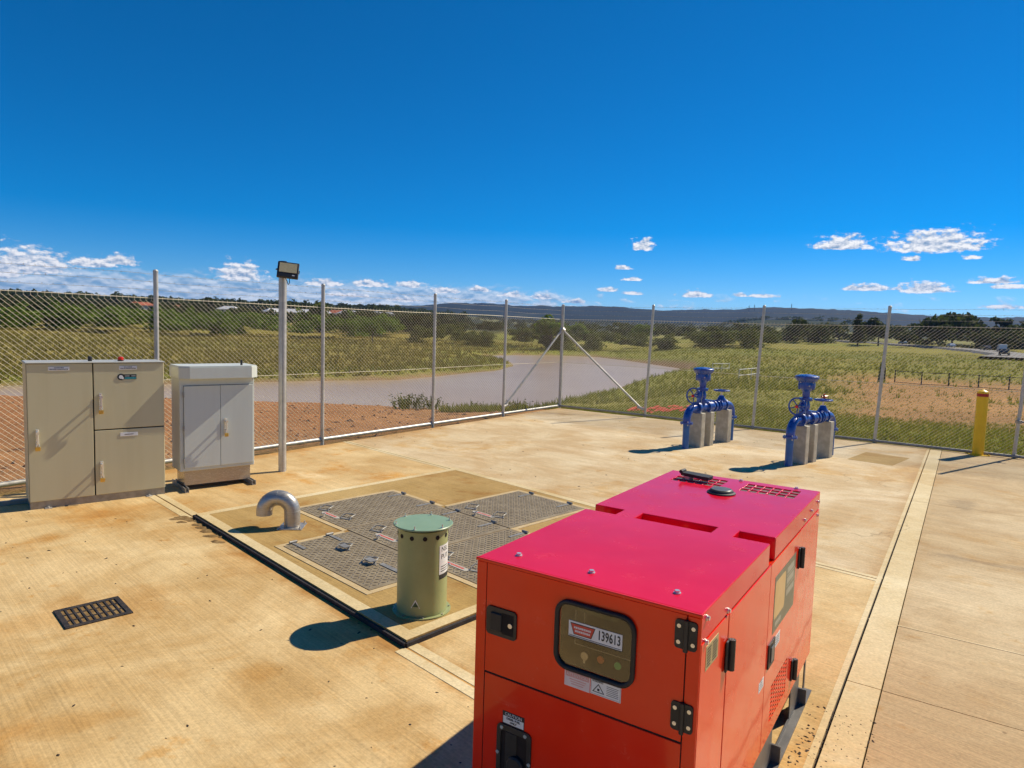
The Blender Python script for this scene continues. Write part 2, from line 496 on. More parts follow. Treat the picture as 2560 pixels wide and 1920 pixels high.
M['stainless'] = pmat('stainless_steel', rough=.36, metal=.65, build=wear((.42, .39, .34), (.52, .48, .42), 22, rough=(.32, .45), stretch=(1, 1, 6)))
M['chrome'] = pmat('chrome', rough=.2, metal=.55, build=wear((.70, .68, .63), (.80, .78, .72), 30))
M['beige'] = pmat('beige_powder_coat', rough=.42, spec=.4, build=wear((.555, .495, .305), (.59, .53, .335), 1.1, lo=.25, hi=.6, bump=.06, bscale=90, stretch=(7, 7, .5)))
M['grey_coat'] = pmat('grey_powder_coat', rough=.40, spec=.4, build=wear((.585, .61, .555), (.62, .65, .59), 1.1, lo=.25, hi=.6, bump=.05, bscale=90, stretch=(7, 7, .5)))
M['plinth'] = pmat('cabinet_plinth', rough=.5, metal=.45, build=wear((.30, .27, .22), (.38, .35, .29), 20))
M['ss_plinth'] = pmat('brushed_steel_plinth', rough=.4, metal=.35, build=wear((.44, .37, .28), (.52, .44, .34), 30, rough=(.16, .3), stretch=(1, 1, 8)))
M['black'] = pmat('black_plastic', rough=.45, build=wear((.012, .012, .014), (.025, .024, .026), 25, bump=.2, bscale=300))
M['rubber'] = pmat('black_rubber', rough=.6, build=wear((.010, .010, .012), (.02, .02, .022), 18))
M['shadow_gap'] = pmat('painted_gap_shade', rough=.9, build=wear((.010, .006, .005), (.02, .012, .01), 18))  # near-black colour stands in for shade in seams, holes and recesses
M['brass'] = pmat('brass_padlock', rough=.3, metal=.9, build=wear((.62, .40, .09), (.74, .50, .14), 40))
M['white'] = pmat('white_label', rough=.5, build=wear((.70, .70, .70), (.78, .78, .77), 30))
M['worn_white'] = pmat('worn_white_plate', rough=.6, build=wear((.42, .38, .31), (.52, .48, .40), 30))
M['ink'] = pmat('black_ink', rough=.6, build=wear((.012, .012, .012), (.03, .03, .03), 60))
M['red_ink'] = pmat('red_ink', rough=.5, build=wear((.55, .05, .03), (.62, .09, .05), 60))
M['pink_ink'] = pmat('faded_red_ink', rough=.5, build=wear((.62, .30, .28), (.68, .38, .35), 60))
M['label_pink'] = pmat('faded_label', rough=.5, build=wear((.70, .58, .57), (.76, .66, .65), 20))
M['red_lens'] = pmat('red_beacon', rough=.18, build=wear((.60, .012, .008), (.72, .03, .015), 30))
M['green_btn'] = pmat('green_button', rough=.35, build=wear((.14, .72, .24), (.18, .80, .28), 30))
M['orange_btn'] = pmat('orange_button', rough=.35, build=wear((.85, .20, .05), (.92, .27, .09), 30))
M['teal'] = pmat('teal_print', rough=.4, build=wear((.02, .22, .27), (.04, .30, .34), 30))
M['green_vent'] = pmat('pale_eucalypt_paint', rough=.36, spec=.45, build=wear((.30, .335, .145), (.35, .38, .17), 5, bump=.05, bscale=200))
M['blue'] = pmat('blue_epoxy_paint', rough=.24, coat=.4, build=wear((.006, .048, .27), (.016, .095, .45), 11, lo=.3, hi=.75, bump=.35, bscale=90, rough=(.18, .5)))
M['blue_light'] = pmat('blue_pipe_coating', rough=.35, build=wear((.012, .10, .34), (.02, .14, .42), 7))
M['yellow'] = pmat('yellow_safety_paint', rough=.4, build=wear((.92, .54, .006), (.96, .60, .012), 6, bump=.1, bscale=90))
M['red_band'] = pmat('red_reflective_band', rough=.35, build=wear((.42, .02, .012), (.5, .03, .02), 40))
M['flood_lens'] = pmat('floodlight_lens', rough=.35, build=wear((.55, .45, .24), (.62, .52, .30), 40))
M['grate'] = pmat('cast_iron', rough=.65, metal=.4, build=wear((.03, .026, .026), (.075, .06, .05), 18, bump=.4, bscale=90))
M['leafmud'] = pmat('dry_silt', rough=.9, build=wear((.16, .085, .02), (.30, .19, .07), 12, bump=.6, bscale=60))
M['tread'] = pmat('aluminium_tread', rough=.55, metal=.10, spec=.3, build=wear((.24, .185, .11), (.35, .28, .175), 7, lo=.3, hi=.75))
M['tread_dot'] = pmat('aluminium_tread_bars', rough=.5, metal=.10, spec=.3, build=wear((.07, .06, .045), (.13, .11, .085), 5, lo=.3, hi=.75))
M['hatch_frame'] = pmat('hatch_surround', rough=.8, build=wear((.50, .36, .17), (.58, .44, .24), 10, bump=.3, bscale=120))
M['skid'] = pmat('grey_skid_paint', rough=.45, build=wear((.09, .085, .08), (.14, .13, .12), 10))
M['orange_net'] = pmat('orange_barrier_mesh', rough=.6, build=wear((.62, .07, .02), (.70, .12, .04), 4))
M['white_rail'] = pmat('white_painted_rail', rough=.5, build=wear((.60, .58, .52), (.70, .68, .62), 5))
M['dark_fence'] = pmat('black_fence_paint', rough=.5, build=wear((.012, .012, .016), (.022, .022, .028), 5))
M['silt'] = pmat('dark_silt_cloth', rough=.8, build=wear((.015, .016, .03), (.03, .032, .055), 3))
M['asphalt'] = pmat('asphalt', rough=.8, build=wear((.12, .11, .10), (.16, .15, .14), .3))


def paint_nodes(c1, c2):
    def f(n, b):
        p = n.n('ShaderNodeTexCoord').outputs['Object']
        a = n.noise(p, 2.2, 5.0, .6)
        to(n, b.inputs['Base Color'], n.mix(n.sstep(a, .3, .7), c1, c2))
        dust = n.noise(p, 9.0, 6.0, .7)
        sc = n.noise(n.n('ShaderNodeVectorMath', {0: p, 1: (3.0, 22.0, 14.0)}, operation='MULTIPLY').outputs[0], 1.0, 5.0, .7)
        film = n.math('ADD', n.math('MULTIPLY', n.sstep(dust, .50, .80), .03), n.math('MULTIPLY', n.sstep(sc, .63, .72), .06))
        to(n, b.inputs['Base Color'], n.mix(film, n.mix(n.sstep(a, .3, .7), c1, c2), (.62, .42, .30)))
        to(n, b.inputs['Roughness'], n.sstep(dust, .35, .75, .16, .30))
        h = n.noise(p, 1.7, 2.0, .5)
        h2 = n.noise(p, 330.0, 2.0, .5)
        bp = n.n('ShaderNodeBump', {'Strength': .10, 'Distance': .05, 'Height': h})
        bp2 = n.n('ShaderNodeBump', {'Strength': .02, 'Distance': .002, 'Height': h2, 'Normal': bp.outputs[0]})
        to(n, b.inputs['Normal'], bp2.outputs[0])
        to(n, b.inputs['Coat Normal'], bp.outputs[0])
    return f


M['paint_roof'] = pmat('sky_tinted_red_enamel', coat=.25, coat_rough=.05, spec=.22, build=paint_nodes((.68, .003, .020), (.76, .005, .030)))  # sky reflection on the roof put into the base colour as pink
M['paint'] = pmat('red_gloss_enamel', coat=.38, coat_rough=.05, spec=.3, build=paint_nodes((.80, .021, .0015), (.88, .029, .002)))


def glass_mat():
    m = bpy.data.materials.new('clear_acrylic_window')
    m.use_nodes = True
    t = m.node_tree
    t.nodes.clear()
    n = NT(t)
    tr = n.n('ShaderNodeBsdfTransparent', {'Color': (.80, .78, .72, 1)})
    gl = n.n('ShaderNodeBsdfGlossy', {'Color': (1, 1, 1, 1), 'Roughness': .03})
    fr = n.n('ShaderNodeFresnel', {'IOR': 1.6})
    k = n.math('ADD', n.math('MULTIPLY', fr.outputs[0], .45), n.math('MULTIPLY', n.noise(n.n('ShaderNodeTexCoord').outputs['Object'], 9.0), .03))
    mx = n.n('ShaderNodeMixShader', {0: k, 1: tr.outputs[0], 2: gl.outputs[0]})
    n.n('ShaderNodeOutputMaterial', {'Surface': mx.outputs[0]})
    return m


M['glass'] = glass_mat()


def foliage_mat(name, c1, c2, c3):
    def f(n, b):
        g = n.n('ShaderNodeNewGeometry')
        ri = g.outputs['Random Per Island']
        a = n.noise(g.outputs['Position'], .35, 3.0, .6)
        c = n.mix(ri, c1, c2)
        c = n.mix(n.sstep(a, .40, .66), c, c3)
        to(n, b.inputs['Base Color'], c)
        tl = n.n('ShaderNodeBsdfTranslucent', {'Color': c})
        mx = n.n('ShaderNodeMixShader', {0: .42, 1: b.outputs[0], 2: tl.outputs[0]})
        out = [q for q in n.t.nodes if q.type == 'OUTPUT_MATERIAL'][0]
        to(n, out.inputs['Surface'], mx.outputs[0])
    return pmat(name, rough=.75, spec=.2, build=f)


M['leaf_bright'] = foliage_mat('bright_foliage', (.09, .15, .012), (.22, .29, .030), (.14, .21, .020))
M['leaf_dark'] = foliage_mat('dark_foliage', (.040, .056, .012), (.095, .11, .026), (.062, .076, .018))
M['leaf_mid'] = foliage_mat('olive_foliage', (.07, .092, .014), (.18, .19, .034), (.115, .135, .025))
M['grass'] = foliage_mat('green_grass', (.13, .155, .018), (.35, .315, .06), (.22, .225, .030))
M['grass_dry'] = foliage_mat('dry_grass', (.17, .135, .026), (.34, .27, .07), (.21, .185, .034))
M['bark'] = pmat('bark', rough=.85, build=wear((.09, .07, .05), (.16, .13, .10), 3))


def terrain_nodes(n, b):
    at = n.n('ShaderNodeAttribute', attribute_name='zone')
    pos = n.n('ShaderNodeNewGeometry').outputs['Position']
    a1 = n.noise(pos, 1.6, 5.0, .65)
    a2 = n.noise(pos, .12, 5.0, .65)
    a3 = n.noise(pos, .012, 6.0, .65)
    k = n.math('ADD', .35, n.math('MULTIPLY', n.math('ADD', a1, n.math('ADD', a2, a3)), .43))
    k = n.math('POWER', k, 2.2)
    c = n.mix(1.0, at.outputs['Color'], n.n('ShaderNodeCombineXYZ', {0: k, 1: k, 2: k}).outputs[0], 'MULTIPLY')
    to(n, b.inputs['Base Color'], c)
    bp = n.n('ShaderNodeBump', {'Strength': .6, 'Distance': .15, 'Height': n.noise(pos, 3.5, 6.0, .7)})
    to(n, b.inputs['Normal'], bp.outputs[0])


M['terrain'] = pmat('open_ground', rough=.95, spec=.1, build=terrain_nodes)


def water_nodes(n, b):
    pos = n.n('ShaderNodeNewGeometry').outputs['Position']
    w = n.noise(n.n('ShaderNodeVectorMath', {0: pos, 1: (1.0, .45, 1.0)}, operation='MULTIPLY').outputs[0], 1.4, 5.0, .6)
    to(n, b.inputs['Normal'], n.n('ShaderNodeBump', {'Strength': .35, 'Distance': .06, 'Height': w}).outputs[0])
    a = n.noise(pos, .05, 4.0, .6)
    to(n, b.inputs['Base Color'], n.mix(n.sstep(a, .35, .65), (.42, .29, .165), (.46, .335, .205)))


M['water'] = pmat('muddy_water', rough=.28, spec=.13, build=water_nodes)

# ------------------------------------------------------------------ terrain
def vnoise(x, y, seed=0):
    xi, yi = np.floor(x).astype(np.int64), np.floor(y).astype(np.int64)
    xf, yf = x - xi, y - yi
    def h(a, b):
        q = (a * 374761393 + b * 668265263 + seed * 1442695041) & 0x7fffffff
        q = ((q ^ (q >> 13)) * 1274126177) & 0x7fffffff
        return ((q ^ (q >> 16)) & 0xffff) / 65535.0
    u, v = xf*xf*(3-2*xf), yf*yf*(3-2*yf)
    return (h(xi, yi)*(1-u) + h(xi+1, yi)*u)*(1-v) + (h(xi, yi+1)*(1-u) + h(xi+1, yi+1)*u)*v


def fbm(x, y, seed=0, octv=4):
    s, a, t = 0.0, 1.0, 0.0
    for k in range(octv):
        s = s + a * vnoise(x * 2**k + 17.3*k, y * 2**k - 9.1*k, seed + k)
        t += a
        a *= .5
    return s / t


def sstep(x, lo, hi):
    t = np.clip((x - lo) / (hi - lo), 0, 1)
    return t*t*(3-2*t)


LAKE = np.array([(-66, 43), (-50, 50), (-39.3, 55), (-23.8, 65.4), (-19, 69), (-12.5, 73), (-9, 79.5), (-4.2, 89), (-1.2, 94), (.7, 106), (0, 119), (-3, 129), (-10, 135),
                 (0, 147), (10.5, 153), (18.7, 150), (25.4, 128), (29.4, 113), (27, 102), (24, 92.5), (16.3, 82), (13, 76.8), (10.4, 70), (7.7, 64), (4, 57), (0, 48), (-8, 40), (-20, 37), (-40, 37.5), (-60, 40)], float)


def lake_sdf(x, y):
    d = np.full(x.shape, 1e9)
    ins = np.zeros(x.shape, bool)
    n = len(LAKE)
    for i in range(n):
        ax, ay = LAKE[i]; bx, by = LAKE[(i+1) % n]
        ex, ey = bx-ax, by-ay
        t = np.clip(((x-ax)*ex + (y-ay)*ey) / (ex*ex+ey*ey), 0, 1)
        d = np.minimum(d, np.hypot(x-ax-t*ex, y-ay-t*ey))
        c = ((ay > y) != (by > y)) & (x < (bx-ax) * (y-ay) / (by-ay+1e-12) + ax)
        ins ^= c
    return np.where(ins, -d, d)


FL = Vector((.5848, .8112, 0))        # along the left fence, away from the camera
FR = Vector((.7968, -.6042, 0))       # along the right fence, towards the camera
CORNER = Vector((1.235, 17.311, 0))


def yard_sdf(x, y):
    dl = -(x - CORNER.x) * FL.y + (y - CORNER.y) * FL.x       # >0 outside the left fence
    dr = -(x - CORNER.x) * FR.y + (y - CORNER.y) * FR.x       # >0 outside the right fence
    return np.maximum(np.maximum(dl, dr), np.maximum(-y - 6, np.hypot(x, y) - 45)), dl, dr


PR_L = ([0, 12, 17, 20.5, 33, 60, 75, 110, 190, 260, 450, 620, 1000, 1600, 3000, 6500], [-.15, -.20, -.28, -.48, -3.5, -3.5, -3.3, -3.1, -2.8, -1.2, 3.0, 7.5, 18, 22, 30, 40])
PR_M = ([0, 17.5, 20, 30, 48, 100, 150, 200, 260, 400, 800, 1500, 2500, 6500], [-.15, -.18, -.45, -1.7, -3.45, -3.6, -3.5, -3.2, -2.6, -.8, 2.5, 9, 26, 60])
PR_R = ([0, 15, 18, 24, 36, 60, 100, 160, 220, 300, 500, 1000, 2500, 6500], [-.15, -.18, -.35, -.7, -1.55, -2.0, -2.05, -1.6, -1.35, -.9, 1.5, 5.0, 26, 60])


def terr(x, y):
    x = np.asarray(x, float); y = np.asarray(y, float)
    r = np.hypot(x, y)
    az = np.degrees(np.arctan2(x, y))
    wl = sstep(-az, 1.0, 12.0)
    wr = sstep(az, 7.0, 19.0)
    rl = np.where(r < 60, np.maximum(np.minimum(r, y*1.0), .0), r); rl = np.where((r >= 45) & (r < 75), rl*(1-sstep(r, 45, 75)) + r*sstep(r, 45, 75), rl)
    z = np.interp(rl, *PR_L)*wl + np.interp(r, *PR_R)*wr + np.interp(r, *PR_M)*(1-wl-wr)
    front = sstep(np.cos(np.radians(az)), .1, .6)
    # far ridge and nearer wooded hill
    ridge = 80 + 5*np.sin(np.radians(az)*7 + .6) + 12*(fbm(az*.9, az*0+3.1, 5, 4) - .5)
    ridge = ridge * (sstep(az, -9, -3.5) * sstep(-az, -64, -38)) + 55*(1 - sstep(az, -9, -3.5))
    z = z + front * ridge * sstep(r, 2500, 3700) * (.85 + .3*fbm(x/260., y/260., 9, 4))
    hill = sstep(az, -16, -9) * sstep(-az, -1, 5)
    z = z + front * hill * 12 * sstep(r, 900, 1700)
    rh = sstep(az, 16, 20) * sstep(-az, -32, -24)
    z = z + front * rh * 20 * sstep(r, 900, 1500)
    # ground relief
    z = z + (fbm(x/9., y/9., 2, 4) - .5) * np.interp(r, [0, 14, 22, 60, 300, 1500], [0, .10, .30, .45, 1.0, 6.0])
    d = lake_sdf(x, y)
    t = sstep(d, -7.0, 4.0)
    z = np.maximum(z, -3.55 + .0*z)*t + (-5.6)*(1-t)
    ys, dl, dr = yard_sdf(x, y)
    k = sstep(ys, .15, 2.2)
    z = z*k + (-.13)*(1-k)
    return z


def build_terrain():
    azs = np.concatenate([np.linspace(-180, -60, 61)[:-1], np.linspace(-60, 60, 481), np.linspace(60, 180, 61)[1:-1]])
    rs = np.concatenate([[0.4], np.geomspace(3.0, 6500.0, 330)])
    A, RR = np.meshgrid(np.radians(azs), rs)
    x, y = RR*np.sin(A), RR*np.cos(A)
    z = terr(x, y)
    na, nr = len(azs), len(rs)
    V = np.stack([x.ravel(), y.ravel(), z.ravel()], 1)
    i = np.arange(nr-1)[:, None]*na; j = np.arange(na)[None, :]; j2 = (j+1) % na
    F = np.stack([(i+j).ravel(), (i+j2).ravel(), (i+na+j2).ravel(), (i+na+j).ravel()], 1)[:, ::-1]
    # zone colours
    xr, yr, zr = x.ravel(), y.ravel(), z.ravel()
    r = np.hypot(xr, yr); az = np.degrees(np.arctan2(xr, yr))
    dirt = np.array([.40, .185, .075]); dirt2 = np.array([.44, .25, .11]); dry = np.array([.245, .195, .045]); green = np.array([.205, .205, .034])
    olive = np.array([.235, .205, .040]); pale = np.array([.22, .21, .07]); wood = np.array([.034, .042, .014]); mud = np.array([.30, .19, .10])
    nz = fbm(xr/14., yr/14., 21, 4); nz2 = fbm(xr/45., yr/45., 31, 4); nz3 = fbm(xr/300., yr/300., 41, 5)
    def mixc(a, b, t): return a*(1-t[:, None]) + b*t[:, None]
    c = np.tile(olive, (len(xr), 1))
    c = mixc(c, green, sstep(nz2, .40, .62))
    left = sstep(-az, 3, 9)
    c = mixc(c, mixc(np.tile(dry, (len(xr), 1)), olive, sstep(nz2, .45, .7)), left*sstep(r, 55, 75))
    # lake margins greener
    d = lake_sdf(xr, yr)
    c = mixc(c, np.tile(green*1.15, (len(xr), 1)), sstep(-d, -9, -3)*.8*sstep(r, 50, 62))
    c = mixc(c, np.tile(mud, (len(xr), 1)), sstep(-d, -1.6, -.2))
    # disturbed earth beyond the left fence
    ys, dl, dr = yard_sdf(xr, yr)
    nearL = sstep(dl - .4*np.clip(dr, 0, 99), -.5, .8)*sstep(-r, -40, -30)*sstep(-dr, -6, -1)
    c = mixc(c, mixc(np.tile(dirt, (len(xr), 1)), dirt2, sstep(nz, .4, .7)), nearL)
    # bare patches out to the right
    rb = sstep(az, 22.5, 28.5)*sstep(r, 24, 36)*sstep(-r, -92, -74)*sstep(nz + .30*sstep(r, 30, 46)*sstep(az, 18, 25), .43, .58)
    c = mixc(c, np.tile(np.array([.40, .215, .085]), (len(xr), 1)), rb*.95)
    gr = sstep(az, 4, 12)*sstep(r, 17, 20)*sstep(-r, -75, -40)
    c = mixc(c, np.tile(np.array([.185, .205, .030]), (len(xr), 1)), gr*(1-rb)*sstep(nz2, .3, .55)*.8)
    # farther land: pasture and woodland
    far = sstep(r, 300, 420)
    fc = mixc(np.tile(pale, (len(xr), 1)), wood, sstep(nz3 + .25*sstep(r, 1800, 2900), .44, .53))
    c = mixc(c, fc, far)
    c = mixc(c, np.tile(np.array([.022, .028, .016]), (len(xr), 1)), sstep(r, 2500, 2900)*.85)
    lw = sstep(-az, 5, 12)*sstep(r, 420, 520)
    c = mixc(c, np.tile(wood*1.25, (len(xr), 1)), lw*.85)
    o = np_mesh('terrain', V, F, M['terrain'], smooth=True, colors=c)
    tag(o, 'open country of dirt, grass and low hills beyond the fence', 'terrain', kind='structure')


build_terrain()
lw_ = np.array([(-90, 22, -4), (60, 22, -4), (60, 175, -4), (-90, 175, -4)], float)
tag(np_mesh('lake', lw_, np.array([[0, 1, 2, 3]]), M['water']), 'muddy brown lake beyond the chain-link fence', 'lake', kind='structure')

# ------------------------------------------------------------------ yard slabs
def inset(poly, g):
    """pull a convex polygon's edges in by g"""
    n = len(poly)
    ar = sum(poly[i][0]*poly[(i+1) % n][1] - poly[(i+1) % n][0]*poly[i][1] for i in range(n))
    P = [Vector(p) for p in (poly if ar > 0 else list(reversed(poly)))]
    out = []
    for i in range(n):
        a, b, c = P[i-1], P[i], P[(i+1) % n]
        d1, d2 = (b-a).normalized(), (c-b).normalized()
        n1, n2 = Vector((-d1.y, d1.x)), Vector((-d2.y, d2.x))
        p1, p2 = a + n1*g, b + n2*g
        den = d1.x*d2.y - d1.y*d2.x
        t = ((p2.x-p1.x)*d2.y - (p2.y-p1.y)*d2.x) / den
        out.append((p1.x + d1.x*t, p1.y + d1.y*t))
    return out


def strip(a, b, w, side=0.0):
    a, b = Vector(a), Vector(b)
    d = (b-a).normalized(); n = Vector((-d.y, d.x))
    return [tuple(a + n*(side - w/2)), tuple(b + n*(side - w/2)), tuple(b + n*(side + w/2)), tuple(a + n*(side + w/2))]


pL, pN, pF, pRr = (-3.153, 6.699), (-.609, 4.075), (-.74, 9.308), (1.81, 6.70)
A0, A1 = (-13.46, -4.26), (-4.81, 8.363)
B1e, B2a, B2e = (1.061, 2.426), (-2.77, 11.337), (3.11, 5.51)
K0 = (-4.5, -5.9)
C1, C2 = (1.20, 17.13), (7.74, 12.42)

bed = MB().prism([(-13.4, -4.3), (-4.6, -6.0), (9, -9), (22, 1.8), (7.7, 12.35), (1.2, 17.05)], -.12, -.035).build('joint_filler_bed', M['joint'])
tag(bed, 'dark filler under the joints of the concrete yard', 'ground', kind='structure')
G = .006
for nm, poly, mt in (('concrete_slab', [A0, A1, B1e, K0], 'slab'), ('concrete_slab', [A1, B2a, pF, pL], 'slab_mid'),
                     ('concrete_slab', [pN, pRr, B2e, B1e], 'slab'), ('concrete_slab', [B2a, C1, C2, B2e], 'slab_far')):
    o = MB().prism(inset(poly, G), -.115, 0.0).build(nm, M[mt])
    tag(o, kind='structure')
# driveway slabs on the right of the long joint
kd = Vector((.5551, .8318)); kn = Vector((.8318, -.5551))
def kp(y, off=0.0):
    b = Vector((1.469 + (y - 3.039)*.6673, y))
    return tuple(b + kn*off)
jd = Vector((.829, -.559))
def jp(p, L): return tuple(Vector(p) + jd*L)
kE, kJ1, kJ2, kS = kp(12.40), kp(8.329), kp(3.835), kp(-5.9)
SW = .19
for a, b in ((kE, kJ1), (kJ1, kJ2), (kJ2, kS)):
    a2, b2 = Vector(a), Vector(b)
    pa = [tuple(a2 + kn*.008), tuple(a2 + kn*SW), tuple(b2 + kn*SW), tuple(b2 + kn*.008)]
    tag(MB().prism(inset(pa, .004), -.115, .003).build('kerb_edge', M['trowel']), kind='structure')
    pb = [tuple(a2 + kn*SW), jp(tuple(a2 + kn*SW), 11), jp(tuple(b2 + kn*SW), 11), tuple(b2 + kn*SW)]
    tag(MB().prism(inset(pb, .0035), -.115, 0.0).build('driveway_slab', M['slab_right']), kind='structure')
# trowelled margins along the joints
def margin(a, b, w=.055, off=.036, z=.0025, both=True):
    m = MB()
    for s_ in ((1, -1) if both else (1,)):
        m.prism(strip(a, b, w, s_*off), -.01, z)
    tag(m.build('joint_margin', M['trowel']), kind='structure')
margin(B2a, pF); margin(pRr, B2e); margin(A1, pL, .075, .046); margin(pN, B1e, .075, .046)
margin((2.60, 4.72), jp((2.60, 4.72), 6), .012, .0, .0025, both=False)
o = MB().prism(strip(kp(-5.9), kE, .035, .02), -.01, .0032).build('joint_margin', M['trowel']); tag(o, kind='structure')
# spilt silt where the joint meets the pit
m = MB()
for k in range(22):
    t = RND.random(); rr = RND.uniform(.02, .06)
    c = Vector(pL) + (Vector(pN)-Vector(pL))*(t*t*.30) + Vector((-.714, -.70))*RND.uniform(.01, .10) + Vector((-.12, .03))*RND.random()
    ang = RND.uniform(0, 3.1)
    pts = [(c.x + rr*1.6*math.cos(a+ang)*RND.uniform(.6, 1.1), c.y + rr*math.sin(a+ang)*RND.uniform(.6, 1.1)) for a in [i*.785 for i in range(8)]]
    vs = [(x, y, .001) for x, y in pts] + [(c.x, c.y, RND.uniform(.006, .016))]
    m.add(vs, [(i, (i+1) % 8, 8) for i in range(8)], True)
tag(m.build('silt_patch', M['leafmud']), 'ochre silt washed against the edge of the pit slab', 'silt', kind='stuff')

# ------------------------------------------------------------------ pump pit slab with hatches
e1, e2 = Vector((.700, .714)), Vector((.714, -.700))
pit = thing('pit_cover_slab', (pL[0], pL[1], 0), 0, 'raised square concrete pit slab holding the tread plate hatches', 'pit slab')
PM = Matrix(((e2.x, e1.x, 0, 0), (e2.y, e1.y, 0, 0), (0, 0, 1, 0), (0, 0, 0, 1)))   # local (b along e2, a along e1)
PZ = .038
rel = lambda p: (p[0]-pL[0], p[1]-pL[1])
MB().prism(inset([rel(pL), rel(pN), rel(pRr), rel(pF)], .012), -.11, PZ).build('slab_block', M['pit_slab'], pit)
inn = inset([rel(pL), rel(pN), rel(pRr), rel(pF)], .013)
inn2 = inset(inn, .095)
for i in range(4):
    a, b, c, d = inn[i], inn[(i+1) % 4], inn2[(i+1) % 4], inn2[i]
    MB().prism([a, b, c, d], PZ-.01, PZ+.002).build('edge_band', M['trowel'], pit)
for a, b, w in ((rel(pL), rel(pN), .026), (rel(pN), rel(pRr), .022)):
    MB().prism(strip(a, b, w, 0.0), -.1, PZ-.010).build('edge_strip', M['joint'], pit)  # dark strip along two edges of the pit slab

# leaf rectangles in (b0, b1, a0, a1)
LEAVES = {'A': (.466, 1.412, .870, 2.080), 'B': (1.422, 2.390, .870, 2.080), 'D': (2.400, 3.34, .870, 2.080), 'C': (1.50, 2.825, .190, .862), 'E': (1.395, 2.40, 2.092, 3.25)}
LZ = PZ + .007
# surrounds
FRM = .055
def bandrect(b0, b1, a0, a1): MB().box(b0, b1, a0, a1, PZ-.01, PZ+.0045, M=PM).build('hatch_surround', M['hatch_frame'], pit)
bandrect(.466-FRM, .466-.004, .870-FRM, 2.08+FRM)
bandrect(.466-.003, 1.445, .870-FRM, .870-.004)
bandrect(.466-.003, 1.340, 2.085, 2.08+FRM)
bandrect(1.50-FRM, 1.496, .190-FRM, .870-FRM-.001)
bandrect(1.497, 2.88, .190-FRM, .186)
bandrect(2.829, 2.88, .187, .862)
bandrect(1.395-FRM, 1.391, 2.08+FRM+.001, 3.25+FRM)
bandrect(1.392, 2.455, 3.254, 3.25+FRM)
bandrect(2.404, 2.455, 2.085, 3.253)
bandrect(2.456, 3.34+FRM, 2.085, 2.08+FRM)
bandrect(3.344, 3.34+FRM, .870-FRM, 2.084)
bandrect(2.881, 3.343, .870-FRM, .866)

def handle_mesh(mb, b, a, ang, r=.006):
    T = PM @ Matrix.Translation((b, a, LZ)) @ Matrix.Rotation(ang, 4, 'Z')
    mb.tube([(-.055, 0, .004), (-.055, .012, .022), (-.055, .085, .03), (.055, .085, .03), (.055, .012, .022), (.055, 0, .004)], r, 6, M=T)
    mb.box(-.07, .07, -.012, .012, 0, .007, M=T)

